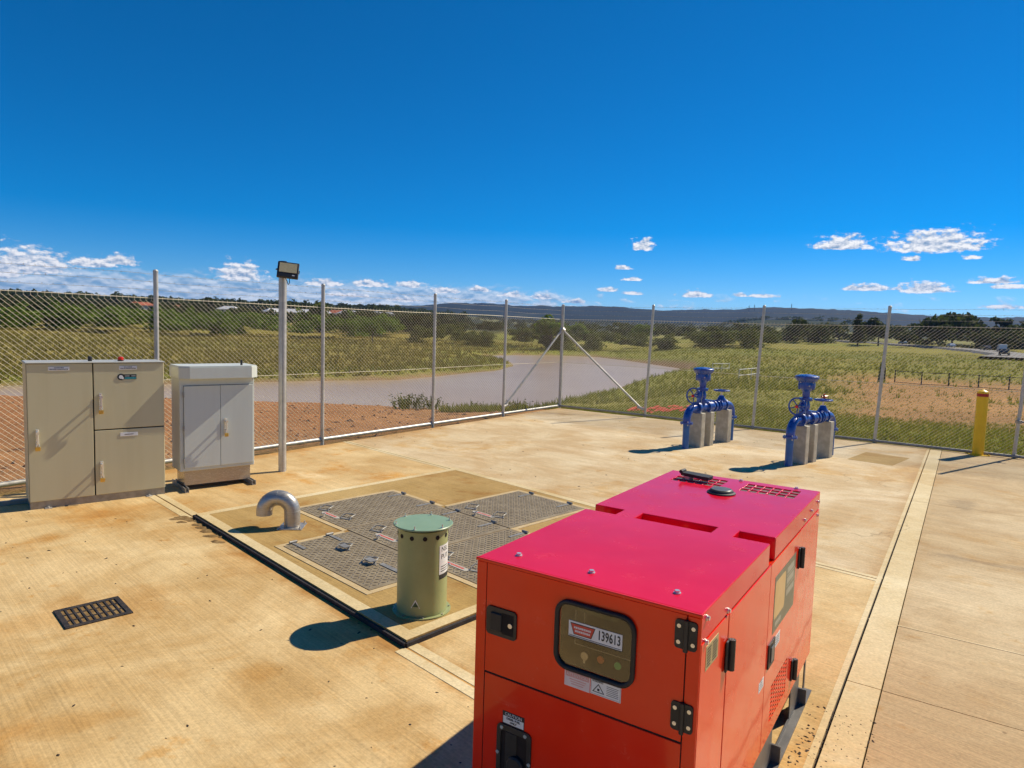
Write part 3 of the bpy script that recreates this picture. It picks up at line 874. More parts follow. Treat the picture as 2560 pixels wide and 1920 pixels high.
LAB = {'A': 'upper left tread plate hatch leaf nearest the bent vent pipe', 'B': 'middle tread plate hatch leaf behind the green vent',
       'D': 'tread plate hatch leaf partly hidden by the red generator', 'C': 'lower left tread plate hatch with two flip-up handles',
       'E': 'far right tread plate hatch leaf reaching the slab corner'}
for key, (b0, b1, a0, a1) in LEAVES.items():
    cx, cy = (b0+b1)/2, (a0+a1)/2
    root = thing('hatch_leaf', (pL[0] + e2.x*cx + e1.x*cy, pL[1] + e2.y*cx + e1.y*cy, PZ), 0, LAB[key], 'hatch', 'tread plate hatches in the pit slab')
    T = Matrix.Translation((-(e2.x*cx + e1.x*cy), -(e2.y*cx + e1.y*cy), -PZ)) @ PM
    g = .003
    MB().box(b0+g, b1-g, a0+g, a1-g, PZ-.004, LZ, c=.001, M=T).build('plate', M['tread'], root)
    # raised lozenge bars, alternating direction
    vs, fs = [], []
    p = .041
    nb, na = int((b1-b0-.03)/p), int((a1-a0-.03)/p)
    for i in range(nb):
        for j in range(na):
            ang = R(45) if (i+j) % 2 else R(-45)
            bx, ay = b0 + .02 + p*(i+.5), a0 + .02 + p*(j+.5)
            ca, sa = math.cos(ang), math.sin(ang)
            L_, w_ = .021, .0075
            q = [(-L_, 0), (0, -w_), (L_, 0), (0, w_)]
            k = len(vs)
            for (u, w) in q: vs.append((bx + u*ca - w*sa, ay + u*sa + w*ca, LZ))
            for (u, w) in q: vs.append((bx + (u*ca - w*sa)*.6, ay + (u*sa + w*ca)*.6, LZ+.0028))
            fs += [(k+4, k+5, k+6, k+7)] + [(k+t, k+(t+1) % 4, k+4+(t+1) % 4, k+4+t) for t in range(4)]
    tag(MB().add(vs, fs, False, 0, T).build('tread_bars', M['tread_dot'], root), kind='stuff')
    # hinges: straps with knuckles
    if key == 'C': hp = [(b0, a0+.10, 0), (b0, a0+.46, 0)]
    else: hp = [(b0+.20, a1, 1), (b1-.22, a1, 1)]
    for (hb, ha, o_) in hp:
        m = MB()
        if o_:
            m.box(hb-.016, hb+.016, ha-.20, ha+.01, LZ, LZ+.006, M=T)
            m.tube([(hb-.035, ha+.012, LZ+.012), (hb+.035, ha+.012, LZ+.012)], .013, 8, M=T)
        else:
            m.box(hb-.01, hb+.20, ha-.016, ha+.016, LZ, LZ+.006, M=T)
            m.tube([(hb-.012, ha-.035, LZ+.012), (hb-.012, ha+.035, LZ+.012)], .013, 8, M=T)
        m.build('hinge', M['galv_dull'], root)
    # lift handles and a printed warning strip
    T2 = Matrix.Translation((-(e2.x*cx + e1.x*cy), -(e2.y*cx + e1.y*cy), -PZ))
    if key == 'C':
        spots = [(b0+.42, a0+.33, R(35)), (b0+.86, a0+.30, R(35))]
    else:
        spots = [(b0+.24, a0+.17, R(20)), (b0+.66, a0+.17, R(20))]
    for (hb, ha, an) in spots:
        m = MB(); handle_mesh(m, hb, ha, an)
        m.v = [tuple(T2 @ Vector(v)) for v in m.v]
        m.build('lift_handle', M['galv_dull'], root)
    if key != 'C':
        b_, a_ = (b0+b1)/2 - .02, a0 + .13
        pl = MB().prism([(b_-.14, a_-.028), (b_+.14, a_-.028), (b_+.165, a_), (b_+.14, a_+.028), (b_-.14, a_+.028), (b_-.165, a_)], LZ, LZ+.004, M=T).build('warning_plate', M['worn_white'], root)
        m = MB()
        x = b_-.115
        while x < b_+.10:
            w_ = RND.uniform(.012, .022); m.box(x, x+w_, a_-.012, a_+.012, LZ+.004, LZ+.0048, M=T); x += w_+.005
        m.build('warning_print', M['red_ink'], pl)
        m = MB(); m.disc((b0+.44, a0+.05, LZ), (b0+.44, a0+.05, LZ+.03), .013, 10, M=T); m.tube([(b0+.44, a0+.05, LZ+.03), (b0+.47, a0+.055, LZ+.04)], .006, 6, M=T)
        m.build('lock_stud', M['chrome'], root)
    else:
        m = MB(); m.box(b1-.40, b1-.12, a0+.36, a0+.40, LZ, LZ+.006, M=T); m.tube([(b1-.11, a0+.38, LZ+.014), (b1+.03, a0+.41, LZ+.018)], .014, 8, M=T); m.disc((b1-.05, a0+.393, LZ+.016), (b1-.03, a0+.397, LZ+.016), .03, 10, M=T)
        m.build('latch', M['galv_dull'], root)
        for (hb, ha, an) in spots:
            m = MB(); m.box(hb-.05, hb+.05, ha-.01, ha+.05, LZ+.03, LZ+.036, M=T @ Matrix.Identity(4)); m.build('handle_plate', M['galv_dull'], root)

# ------------------------------------------------------------------ chain link fences
def chain_mesh(L, z0, z1, w=.072, h=.062, r=.0024):
    ns = int(L / (w/2)); nz = int((z1-z0) / (h/2))
    k = np.arange(ns); j = np.arange(nz+1)
    K, J = np.meshgrid(k, j, indexing='ij')
    xx = (K + ((J + K) % 2)) * (w/2)
    yy = np.where((J + K) % 2 == 0, .0022, -.0022) + .006*(fbm(xx*.9, J*.05, 3, 2) - .5)
    zz = z0 + J*(h/2) + .0*K
    xx = xx + .012*(fbm(J*.06, K*.03, 8, 2)-.5)
    P = np.stack([xx, yy, zz], -1)                           # ns, nz+1, 3
    ang = np.array([0, 2.0944, 4.18879])
    offs = np.stack([np.cos(ang)*0, np.cos(ang)*r, np.sin(ang)*r], 1)
    offs[:, 0] = np.cos(ang+1.57)*r*.7
    V = (P[:, :, None, :] + offs[None, None]).reshape(-1, 3)
    base = (np.arange(ns)[:, None]*(nz+1) + np.arange(nz)[None, :]).ravel()*3
    F = []
    for a in range(3):
        b = (a+1) % 3
        F.append(np.stack([base+a, base+b, base+3+b, base+3+a], 1))
    # the twisted ends that stand up along the top
    top = P[:, -1, :]
    tv, tf = [], []
    for t in top[::2]:
        n = len(tv)
        tv += [(t[0]-r*.6, t[1], t[2]), (t[0]+r*.6, t[1], t[2]), (t[0]-.002+r*.6, t[1], t[2]+.05), (t[0]-.006, t[1], t[2]+.05)]
        tf += [(n, n+1, n+2, n+3)]
    nV = len(V)
    V = np.concatenate([V, np.array(tv)]); F = np.concatenate(F + [np.array(tf) + nV])
    return V, F


def barbed(mb, L, z, r=.0018, step=.11):
    n = int(L/.55)
    pts = [(L*i/n, .0, z + .006*math.sin(i*1.7) - .008*math.sin(math.pi*((i*.55) % 2.6)/2.6)) for i in range(n+1)]
    mb.tube(pts, r, 4)
    x = .05
    while x < L:
        a = RND.uniform(0, 3.14)
        u = Vector((.35, math.cos(a), math.sin(a))).normalized()*.017
        c = Vector((x, 0, z))
        mb.add([tuple(c+u), tuple(c-u), tuple(c + Vector((0, .003, .003))), tuple(c - Vector((0, .003, .003)))], [(0, 2, 1, 3)])
        u2 = Vector((-.3, -math.sin(a), math.cos(a))).normalized()*.017
        mb.add([tuple(c+u2), tuple(c-u2), tuple(c + Vector((.003, .003, 0))), tuple(c - Vector((.003, .003, 0)))], [(0, 2, 1, 3)])
        x += step*RND.uniform(.9, 1.1)


def fence(label, dirv, L, posts, rail_r, rail_mat, lean):
    ang = math.atan2(dirv.y, dirv.x)
    root = thing('chain_link_fence', CORNER, ang, label, 'fence', 'chain-link boundary fences')
    V, F = chain_mesh(L, .07, 2.215)
    tag(np_mesh('wire_netting', V, F, M['galv_wire'], root), kind='stuff')
    for t in posts:
        m = MB()
        m.tube([(t - lean*.3, 0, -.12), (t + lean*.7, 0, 2.58)], .030, 12)
        m.lathe([(.033, 0), (.033, .02), (.02, .035), (.0, .04)], 12, (t + lean*.7, 0, 2.58))
        m.build('post', M['galv'], root)
    for z, nm in ((2.235, 'top_cable'), (1.15, 'middle_cable')):
        m = MB(); n = int(L/2.5)
        m.tube([(L*i/n, -.012, z + .012*math.sin(i*2.1)) for i in range(n+1)], .005 if z > 2 else .0055, 6); m.build(nm, M['galv_wire'], root)
    m = MB(); m.tube([(0, -.02, .040), (L, -.02, .040)], rail_r, 10)
    for t in posts: m.tube([(t-.03, -.02, .04), (t+.03, -.02, .04)], rail_r+.008, 10)
    m.build('bottom_rail', rail_mat, root)
    for z in (2.35, 2.455, 2.555):
        m = MB(); barbed(m, L, z); m.build('barbed_wire', M['galv_dull'], root)
    m = MB(); m.tube([(.0, .0, 1.98), (2.30, -.05, .20)], .024, 10); m.disc((2.22, -.05, .22), (2.38, -.05, .18), .034, 10); m.disc((-.04, 0, 1.93), (.06, 0, 2.0), .045, 10)
    m.build('brace', M['galv'], root)
    return root


fl = fence('left chain-link fence with barbed wire, standing between the yard and the lake', -FL, 14.4, [2.42, 4.77, 7.48, 10.20, 12.9], .032, M['galv'], .0)
fr = fence('right chain-link fence with barbed wire, standing behind the blue valves', FR, 12.6, [2.41, 4.92, 7.24, 9.40], .026, M['galv_dull'], .10)
m = MB(); m.tube([(CORNER.x, CORNER.y, -.12), (CORNER.x, CORNER.y, 2.58)], .038, 14); m.lathe([(.042, 0), (.042, .02), (.0, .045)], 14, (CORNER.x, CORNER.y, 2.58))
cp_ = m.build('corner_post', M['galv']); tag(cp_, 'galvanised corner post where both fence lines and their diagonal braces meet', 'post')
# hinge fitting on the last post in view
m = MB(); m.disc((9.40, -.05, .62), (9.40, -.05, .67), .05, 12); m.tube([(9.40, -.05, .645), (9.52, -.08, .645)], .015, 8)
m.build('gate_hinge', M['galv_dull'], fr)

# ------------------------------------------------------------------ generator
GW, GL, GH, GB = .852, 2.044, 1.143, .215
gen = thing('generator', (-.107, 2.487, 0), -R(33.41), 'large red canopied generator with magenta-looking roof in the foreground', 'generator')
P_ = M['paint']
ZR = 1.047
MB().box(.004, GW-.004, .004, GL-.004, GB, ZR-.004).build('body', P_, gen)
# roof with cross slots and two louvre fields
us = [0, .16, .25, .605, .70, GW]
ss = [0, .870, .972, 1.765, 1.985, GL]
def roof_fill(i, j):
    if j == 1: return i in (1, 3)
    return True
def gridroof():
    ux = sorted(set([0, .155, .25, .605, .70, GW] + [.088 + .0475*k for k in range(7)] + [.093 - .005 + .0475*k + .040 for k in range(6)] + [.482 + .0485*k for k in range(7)] + [.482 + .0485*k + .040 for k in range(6)]))
    vy = sorted(set([0, .870, .972, 1.765, 1.822, 1.836, 1.893, 1.907, 1.964, GL]))
    def fill(i, j):
        u0, u1, s0, s1 = ux[i], ux[i+1], vy[j], vy[j+1]
        um, sm = (u0+u1)/2, (s0+s1)/2
        if .870 < sm < .972 and (um < .155 or .25 < um < .605 or um > .70): return False
        if (1.765 < sm < 1.822) or (1.836 < sm < 1.893) or (1.907 < sm < 1.964):
            for base in (.088, .482):
                st = .0475 if base < .1 else .0485
                for k in range(6):
                    if base + st*k - 1e-6 <= u0 and u1 <= base + st*k + .0401: return False
        return True
    return MB().cells(ux, vy, fill, ZR, GH)
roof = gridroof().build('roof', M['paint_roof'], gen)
bv = roof.modifiers.new('edge', 'BEVEL'); bv.width = .004; bv.segments = 2; bv.limit_method = 'ANGLE'; bv.angle_limit = R(60)
m = MB()
for base, st in ((.088, .0475), (.482, .0485)):
    for k in range(6):
        for s0 in (1.765, 1.836, 1.907):
            for q in range(3):
                y = s0 + .012 + q*.017
                m.box(base+st*k, base+st*k+.040, y, y+.003, GH-.030, GH-.006, M=Matrix.Identity(4))
tag(m.build('louvre_slats', M['galv'], roof), kind='stuff')
MB().box(.07, .79, 1.74, 1.99, ZR-.0035, ZR+.004).build('louvre_floor', M['shadow_gap'], roof)
# bolts on roof and side
def bolt(mb, p, n, r=.0095):
    p = Vector(p); n = Vector(n)
    mb.disc(p, p+n*.003, r*1.35, 12); mb.disc(p+n*.003, p+n*.010, r, 6)
for u, s_ in ((.117, .10), (.418, .109), (.729, .116), (.132, 2.005), (.428, 2.012), (.732, 2.02)):
    m = MB(); bolt(m, (u, s_, GH), (0, 0, 1)); m.build('roof_bolt', M['chrome'], roof)
for s_, z in ((.042, 1.118), (.042, 1.040), (.282, 1.060), (1.62, 1.075), (1.80, 1.085), (1.99, 1.095), (1.99, 1.02)):
    m = MB(); bolt(m, (GW, s_, z), (1, 0, 0), .0075); m.build('side_bolt', M['chrome'], gen)
# red plugs in the slots
for u, s_ in ((.03, .878), (.43, .880), (.83, .90)):
    m = MB(); m.lathe([(.012, 0), (.012, .05), (.008, .06), (0, .062)], 10, (u, s_, ZR-.004)); m.build('lifting_plug', M['orange_btn'], roof)
# round filler cap
m = MB(); m.lathe([(.074, 0), (.074, .006), (.064, .010), (.060, .018), (.050, .021), (0, .022)], 32, (.425, 1.632, GH))
cap = m.build('round_cap', M['rubber'], roof)
m = MB(); m.lathe([(.055, 0), (.052, .002), (0, .003)], 32, (.425, 1.632, GH+.0215)); m.build('cap_disc', pmat('grey_cap', rough=.4, build=wear((.10, .105, .09), (.14, .14, .12), 20)), cap)
# exhaust stub with flap
m = MB(); m.tube([(.165, 1.86, 1.08), (.165, 1.86, GH+.022)], .030, 14, caps=False); m.build('exhaust_pipe', M['stainless'], gen)
m = MB(); TF = Matrix.Translation((.205, 1.862, GH+.026)) @ Matrix.Rotation(R(2), 4, 'Y') @ Matrix.Rotation(R(-4), 4, 'Z')
m.prism([(-.085, -.018), (-.06, -.034), (.05, -.042), (.092, -.036), (.098, 0), (.092, .036), (.05, .042), (-.06, .034), (-.085, .018)], -.008, .010, M=TF)
m.tube([(-.08, -.03, .012), (-.08, .03, .012)], .011, 8, M=TF); m.build('exhaust_flap', M['rubber'], gen)
# front panels
m = MB()
ux = [.047, .362, .626, .805]; vz = [.717, .848, 1.058, 1.128]
FT = Matrix(((1, 0, 0, 0), (0, 0, -1, 0), (0, 1, 0, 0), (0, 0, 0, 1)))           # (u, z, out) -> local (u, -out, z)
def win(i, j):
    return not (i == 1 and j == 1)
m.cells(ux, vz, win, -.006, .004, M=FT)
door = m.build('control_door', P_, gen)
MB().box(0, .043, -.004, .003, GB, 1.128, c=.001).build('corner_strip', P_, gen)
MB().box(.809, GW, -.004, .003, GB, 1.128, c=.001).build('corner_strip', P_, gen)
low = MB().box(.047, .805, -.004, .003, GB, .709, c=.001).build('lower_panel', P_, gen)
MB().box(-.004, GW+.003, -.009, .002, 1.131, GH-.0005, c=.002).build('roof_lip', P_, roof)
MB().box(.043, .809, -.0005, .0035, GB, 1.1305).build('seam_shadow', M['shadow_gap'], gen)
# window: recess, instrument panel, pane, rubber frame
def rrect(x0, x1, y0, y1, r, n=6):
    pts = []
    for cx, cy, a0 in ((x1-r, y1-r, 0), (x0+r, y1-r, 90), (x0+r, y0+r, 180), (x1-r, y0+r, 270)):
        for k in range(n+1):
            a = R(a0 + 90*k/n); pts.append((cx + r*math.cos(a), cy + r*math.sin(a)))
    return pts
MB().box(.363, .625, .0008, .0034, .849, 1.057, c=0).build('instrument_panel', pmat('instrument_panel_grey', rough=.6, build=wear((.17, .165, .125), (.21, .20, .155), 6)), door)
o = rrect(.344, .644, .830, 1.076, .052); q = rrect(.358, .630, .844, 1.062, .040)
m = MB()
n_ = len(o)
ringz = [[(x, -.0042, z) for x, z in o], [(x, -.015, z) for x, z in o], [(x + (.4*(q[i][0]-x)), -.018, z + .4*(q[i][1]-z)) for i, (x, z) in enumerate(o)], [(x, -.014, z) for x, z in q], [(x, -.003, z) for x, z in q]]
m.ring(ringz, caps=(False, False)); m.build('window_frame', M['rubber'], door)
m = MB(); m.prism(rrect(.354, .634, .840, 1.066, .042), .0062, .0072, M=FT); m.build('window_pane', M['glass'], door)
# instruments behind the pane
m = MB(); m.prism([(.400, 1.047), (.410, 1.060), (.585, 1.060), (.568, 1.040)], .0009, .0030, M=FT); m.build('dark_green_patch', pmat('dark_green_finish', rough=.3, build=wear((.010, .030, .014), (.02, .05, .02), 20)), door)  # dark green shape at the top of the panel
m = MB()
for (x0, x1, z0, z1) in ((.418, .628, .9255, .9285), (.625, .628, .9285, 1.02), (.418, .421, .9285, 1.055), (.452, .454, 1.006, 1.05)): m.box(x0, x1, z0, z1, .0009, .0022, M=FT)
m.build('panel_trim', pmat('panel_trim', rough=.5, build=wear((.42, .38, .28), (.5, .45, .33), 20)), door)
m = MB(); m.disc((.458, -.0009, .893), (.458, -.0035, .893), .014, 16); m.box(.454, .462, .868, .893, .0009, .004, M=FT); m.build('key_switch', M['chrome'], door)
m = MB(); m.disc((.519, -.0009, .899), (.519, -.0058, .899), .0125, 16); m.build('stop_button', M['orange_btn'], door)
m = MB(); m.disc((.582, -.0009, .897), (.582, -.0058, .897), .0125, 16); m.build('start_button', M['green_btn'], door)
# asset plate on the pane
pl = MB(); pl.box(.397, .596, .953, 1.007, .0073, .0085, M=FT); plate = pl.build('asset_plate', M['white'], door)
m = MB(); m.box(.397, .596, .9500, .9525, .0073, .0090, M=FT); m.box(.400, .592, .9555, .9575, .0085, .0090, M=FT); m.build('plate_rule', M['ink'], plate)
m = MB(); m.prism([(.403, 1.001), (.498, 1.001), (.484, .962), (.417, .962)], .0085, .0090, M=FT); m.build('logo_border', M['ink'], plate)
m = MB(); m.prism([(.4065, .9985), (.4945, .9985), (.482, .9645), (.419, .9645)], .0090, .0095, M=FT); m.build('logo_shield', M['red_ink'], plate)
m = MB()
for zz, x0, x1 in ((.987, .418, .482), (.975, .422, .479)):
    x = x0
    while x < x1 - .003:
        w_ = RND.uniform(.004, .008); m.box(x, min(x+w_, x1), zz-.0035, zz+.0035, .0095, .0100, M=FT); x += w_+.0012
m.build('logo_print', M['label_pink'], plate)
def front_text(body, size, u, z, out, mat, parent, xs=1.0, bold=0.0, name='lettering'):
    me = text_mesh(body, size, xscale=xs, bold=bold)
    o_ = link_mesh(name, me, mat, parent)
    me.transform(Matrix.Translation((u, -out, z)) @ Matrix.Rotation(R(90), 4, 'X'))
    return o_
front_text('139613', .046, .549, .982, .0092, M['ink'], plate, .62, .0006, 'asset_number')
# stickers below the window
st = MB().box(.386, .4835, .771, .829, .0041, .0047, M=FT).build('attention_sticker', M['label_pink'], door)
MB().box(.390, .4795, .806, .824, .0047, .0051, M=FT).build('sticker_header', M['pink_ink'], st)
front_text('ATTENTION', .0165, .4348, .815, .0056, M['label_pink'], st, .88)
m = MB()
for k in range(3): m.box(.405+.004*k, .470-.005*k, .797-.008*k, .800-.008*k, .0047, .0050, M=FT)
m.build('fine_print', M['pink_ink'], st)
st = MB().box(.4865, .598, .773, .829, .0041, .0047, M=FT).build('warning_sticker', M['white'], door)
m = MB()
for (x0, x1, z0, z1) in ((.489, .5955, .8255, .8262), (.489, .5955, .7757, .7764), (.489, .4897, .7757, .8262), (.5948, .5955, .7757, .8262)): m.box(x0, x1, z0, z1, .0047, .0050, M=FT)
for k in range(6): m.box(.546, .590-.004*RND.random(), .814-.006*k, .8155-.006*k, .0047, .0050, M=FT)
m.build('fine_print', M['ink'], st)
front_text('WARNING', .0085, .513, .8205, .0052, M['ink'], st, 1.0)
m = MB(); tri = [(.4935, .783), (.5385, .783), (.516, .814)]; c_ = (.516, .793)
for i in range(3):
    a, b = tri[i], tri[(i+1) % 3]; ai = (a[0]+(c_[0]-a[0])*.22, a[1]+(c_[1]-a[1])*.22); bi = (b[0]+(c_[0]-b[0])*.22, b[1]+(c_[1]-b[1])*.22)
    m.prism([a, b, bi, ai], .0047, .0051, M=FT)
m.box(.512, .520, .789, .797, .0047, .0051, M=FT); m.build('warning_triangle', M['ink'], st)
# latch on the control door
m = MB(); oo = rrect(.052, .184, .866, .972, .014, 4)
m.prism(oo, .004, .010, M=FT); lt = m.build('door_latch', M['black'], door)
m = MB(); m.box(.072, .122, .885, .953, .010, .0165, c=.003, M=FT); m.build('latch_paddle', M['rubber'], lt)
m = MB(); m.box(.122, .172, .880, .958, .010, .0106, M=FT); m.build('latch_recess', M['shadow_gap'], lt)
m = MB(); m.disc((.159, -.0106, .919), (.159, -.014, .919), .009, 14); m.build('lock_barrel', M['chrome'], lt)
# hinges
for z0 in (1.020, .754):
    m = MB(); m.prism(rrect(.770, .841, z0, z0+.092, .010, 3), .004, .0085, M=FT)
    m.tube([(.8065, -.0105, z0-.006), (.8065, -.0105, z0+.094)], .0075, 10)
    h_ = m.build('hinge', M['black'], door)
    for du in (.783, .829):
        for dz in (.020, .072):
            m = MB(); m.disc((du, -.0085, z0+dz), (du, -.0102, z0+dz), .0066, 14); m.disc((du, -.0102, z0+dz), (du, -.0105, z0+dz), .003, 8); m.build('screw', M['chrome'], h_)
# caution sticker and fuel recess
st = MB().box(.134, .229, .541, .590, .0041, .0048, M=FT).build('caution_sticker', M['ink'], low)
MB().box(.137, .226, .545, .572, .0048, .0052, M=FT).build('sticker_field', M['white'], st)
front_text('CAUTION', .0165, .1815, .5805, .0056, M['white'], st, 1.0)
front_text('DIESEL FUEL', .0105, .1815, .5645, .0058, M['ink'], st, 1.05, .0003)
front_text('ONLY', .0105, .1815, .5525, .0058, M['ink'], st, 1.05, .0003)
m = MB(); fo = rrect(.113, .262, .280, .540, .02, 4); fi = rrect(.131, .244, .298, .518, .012, 4)
m.ring([[(x, -.0041, z) for x, z in fo], [(x, -.010, z) for x, z in fo], [(x, -.010, z) for x, z in fi], [(x, -.0043, z) for x, z in fi]], caps=(False, False), smooth=False)
ff = m.build('fuel_filler_frame', M['black'], low)
MB().box(.125, .250, .292, .524, .0041, .0046, M=FT).build('fuel_recess', M['shadow_gap'], ff)
m = MB(); m.lathe([(.036, 0), (.036, .012), (.030, .018), (0, .02)], 20, M=Matrix.Translation((.200, -.005, .40)) @ Matrix.Rotation(R(90), 4, 'X')); m.build('fuel_cap', M['rubber'], ff)
m = MB(); m.box(.150, .200, .33, .515, .0047, .008, c=.002, M=FT); m.build('filler_flap', M['rubber'], ff)
for du, dz in ((.135, .527), (.237, .527), (.119, .426), (.256, .426), (.119, .31), (.256, .31)):
    m = MB(); m.disc((du, -.010, dz), (du, -.0125, dz), .0068, 14); m.build('screw', M['chrome'], ff)
# side doors and panels
ST = Matrix(((0, 0, 1, GW), (1, 0, 0, 0), (0, 1, 0, 0), (0, 0, 0, 1)))              # (s, z, out) -> local (GW+out, s, z)
MB().box(-.0039, -.0022, .02, GL-.02, GB+.004, ZR-.004, M=Matrix.Translation((GW, 0, 0))).build('seam_shadow', M['shadow_gap'], gen)
MB().box(.003, .292, GB, 1.0435, -.004, .0015, c=.001, M=ST).build('side_panel', P_, gen)
d1 = MB().box(.297, .906, GB, 1.0425, -.004, .003, c=.0015, M=ST).build('side_door', P_, gen)
sx = [.912, 1.048] + [1.048 + .338*k/7 for k in range(1, 7)] + [1.386, 1.521]; sz = [GB, .285] + [.285 + .175*k/10 for k in range(1, 10)] + [.46, 1.0425]
hs, hz = [], []
m = MB()
xs = [.912]
for k in range(7): xs += [1.050 + k*.048, 1.050 + k*.048 + .037]
xs += [1.521]
zs = [GB]
for k in range(9): zs += [.285 + k*.0195, .285 + k*.0195 + .0125]
zs += [1.0425]
m.cells(xs, zs, lambda i, j: not (i % 2 == 1 and j % 2 == 1 and i < len(xs)-1 and j < len(zs)-1), -.004, .003, M=ST)
d2 = m.build('vented_side_door', P_, gen)
MB().box(1.04, 1.40, .28, .47, -.0021, -.0008, M=ST).build('vent_void', M['shadow_gap'], d2)
MB().box(1.527, GL, GB, 1.0435, -.004, .0015, c=.001, M=ST).build('side_panel', P_, gen)
for s_, z0, z1, pr in ((.300, .846, .955, d1), (1.525, .860, .962, d2), (1.525, .285, .390, d2), (.300, .32, .43, d1)):
    m = MB(); m.tube([(GW+.016, s_, z0), (GW+.016, s_, z1)], .0125, 10); m.box(s_-.035, s_, z0, z1, .003, .010, c=.002, M=ST)
    m.build('hinge', M['black'], pr)
m = MB(); m.prism([(.940, .575), (1.050, .575), (1.050, .682), (.940, .682)], .003, .009, M=ST); lt = m.build('door_latch', M['black'], d2)
m = MB(); m.box(.965, 1.015, .595, .664, .009, .014, c=.003, M=ST); m.build('latch_paddle', pmat('grey_paddle', rough=.4, build=wear((.12, .12, .11), (.16, .16, .15), 20)), lt)
for (s0, s1, z0, z1, pr) in ((1.075, 1.165, .618, .672, d2), (.808, .890, .525, .568, d1)):
    st = MB().box(s0, s1, z0, z1, .003, .0037, M=ST).build('sticker', M['white'], pr)
    m = MB()
    for k in range(4): m.box(s0+.012, s1-.012-.02*RND.random(), z0+.008+k*.011, z0+.011+k*.011, .0037, .0041, M=ST)
    m.build('fine_print', M['ink'], st)
dc = MB().prism([(1.000, .705), (1.435, .700), (1.435, .962), (1.000, .962)], .003, .0037, M=ST).build('model_decal', pmat('grey_decal', rough=.35, build=wear((.13, .13, .085), (.17, .17, .11), 10)), d2)
MB().prism(rrect(1.012, 1.215, .765, .935, .02, 3), .0037, .0041, M=ST).build('decal_field', pmat('amber_decal_field', rough=.35, build=wear((.62, .40, .15), (.68, .46, .2), 10)), dc)
m = MB()
for z0 in (.905, .855, .800): m.box(1.245, 1.415-.03*RND.random(), z0, z0+.028, .0037, .0041, M=ST)
m.box(1.245, 1.42, .842, .846, .0037, .0041, M=ST); m.box(1.245, 1.42, .892, .896, .0037, .0041, M=ST); m.box(1.04, 1.16, .725, .745, .0037, .0041, M=ST)
tag(m.build('decal_print', pmat('decal_print', rough=.4, build=wear((.34, .33, .25), (.40, .39, .30), 10)), dc), kind='stuff')
dp = MB().box(.050, .178, .940, 1.020, .0015, .0026, M=ST).build('data_plate', pmat('anodised_plate', rough=.4, metal=.5, build=wear((.50, .42, .22), (.58, .50, .28), 10)), gen)
m = MB()
for r_ in range(7):
    for (s0, s1) in ((.060, .105), (.118, .168)): m.box(s0, s1-.012*RND.random(), .948+r_*.0095, .953+r_*.0095, .0026, .0030, M=ST)
m.build('fine_print', M['ink'], dp)
# skid base: side rails with fork pockets
for xo in (.012, GW-.012-.006):
    m = MB(); xs = [.02, .30, .47, .60, .84, 1.22, 1.62, 1.84, 2.00, GL-.01]; zs = [.0, .022, .185, GB-.002]
    RT = Matrix(((0, 0, 1, xo), (1, 0, 0, 0), (0, 1, 0, 0), (0, 0, 0, 1)))
    m.cells(xs, zs, lambda i, j: not (j == 1 and i in (1, 3, 5, 7)), 0, .006, M=RT)
    m.build('skid_rail', M['skid'], gen)
    m = MB(); m.box(xo-.0 if xo > .4 else xo, xo+.045 if xo > .4 else xo+.045, .02, GL-.01, 0.0, .006); m.build('skid_foot', M['skid'], gen)
MB().box(.06, GW-.06, .05, GL-.05, .02, GB-.002).build('fuel_tank', M['rubber'], gen)
for s_ in (.60, 1.22, 1.84):
    m = MB(); m.prism([(GW-.016, s_-.0), (GW-.016, s_+.012), (GW+.028, s_+.012), (GW+.028, s_)], .006, .09); m.build('skid_gusset', M['skid'], gen)

# ------------------------------------------------------------------ green vent
gv = thing('vent_cowl', (-.58, 4.577, PZ), 0, 'pale green cylindrical vent with bolted lid beside the tread plate hatches', 'vent')
MB().lathe([(.200, .0), (.200, .010), (.172, .010)], 40, caps=(True, False)).build('base_flange', M['green_vent'], gv)
m = MB(); m.lathe([(.1715, .0105), (.1705, .585)], 48, caps=(False, False)); bd = m.build('body', M['green_vent'], gv)
m = MB(); m.lathe([(.198, .600), (.203, .602), (.203, .609), (.200, .612), (0, .616)], 48); lid = m.build('lid', pmat('lid_paint', rough=.38, build=wear((.23, .34, .20), (.26, .37, .225), 5)), gv)
for k in range(12):
    a = R(30*k + 12)
    m = MB(); m.disc((.169*math.cos(a), .169*math.sin(a), .545), (.1728*math.cos(a), .1728*math.sin(a), .545), .0150, 16); m.build('vent_hole', M['shadow_gap'], bd)
for k in range(6):
    a = R(60*k + 20)
    m = MB(); c = Vector((.186*math.cos(a), .186*math.sin(a), .612)); m.disc(c, c+Vector((0, 0, .005)), .009, 10); m.disc(c+Vector((0, 0, .005)), c+Vector((0, 0, .024)), .0045, 8)
    m.build('lid_stud', M['chrome'], lid)
for k in range(8):
    a = R(45*k + 10); m = MB(); c = Vector((.187*math.cos(a), .187*math.sin(a), .010)); m.disc(c, c+Vector((0, 0, .006)), .006, 8); m.build('base_bolt', M['galv_dull'], gv)
def onvent(pts, r, a0, z0):
    return [((r)*math.cos(a0 + x/r), r*math.sin(a0 + x/r), z0+z) for x, z in pts]
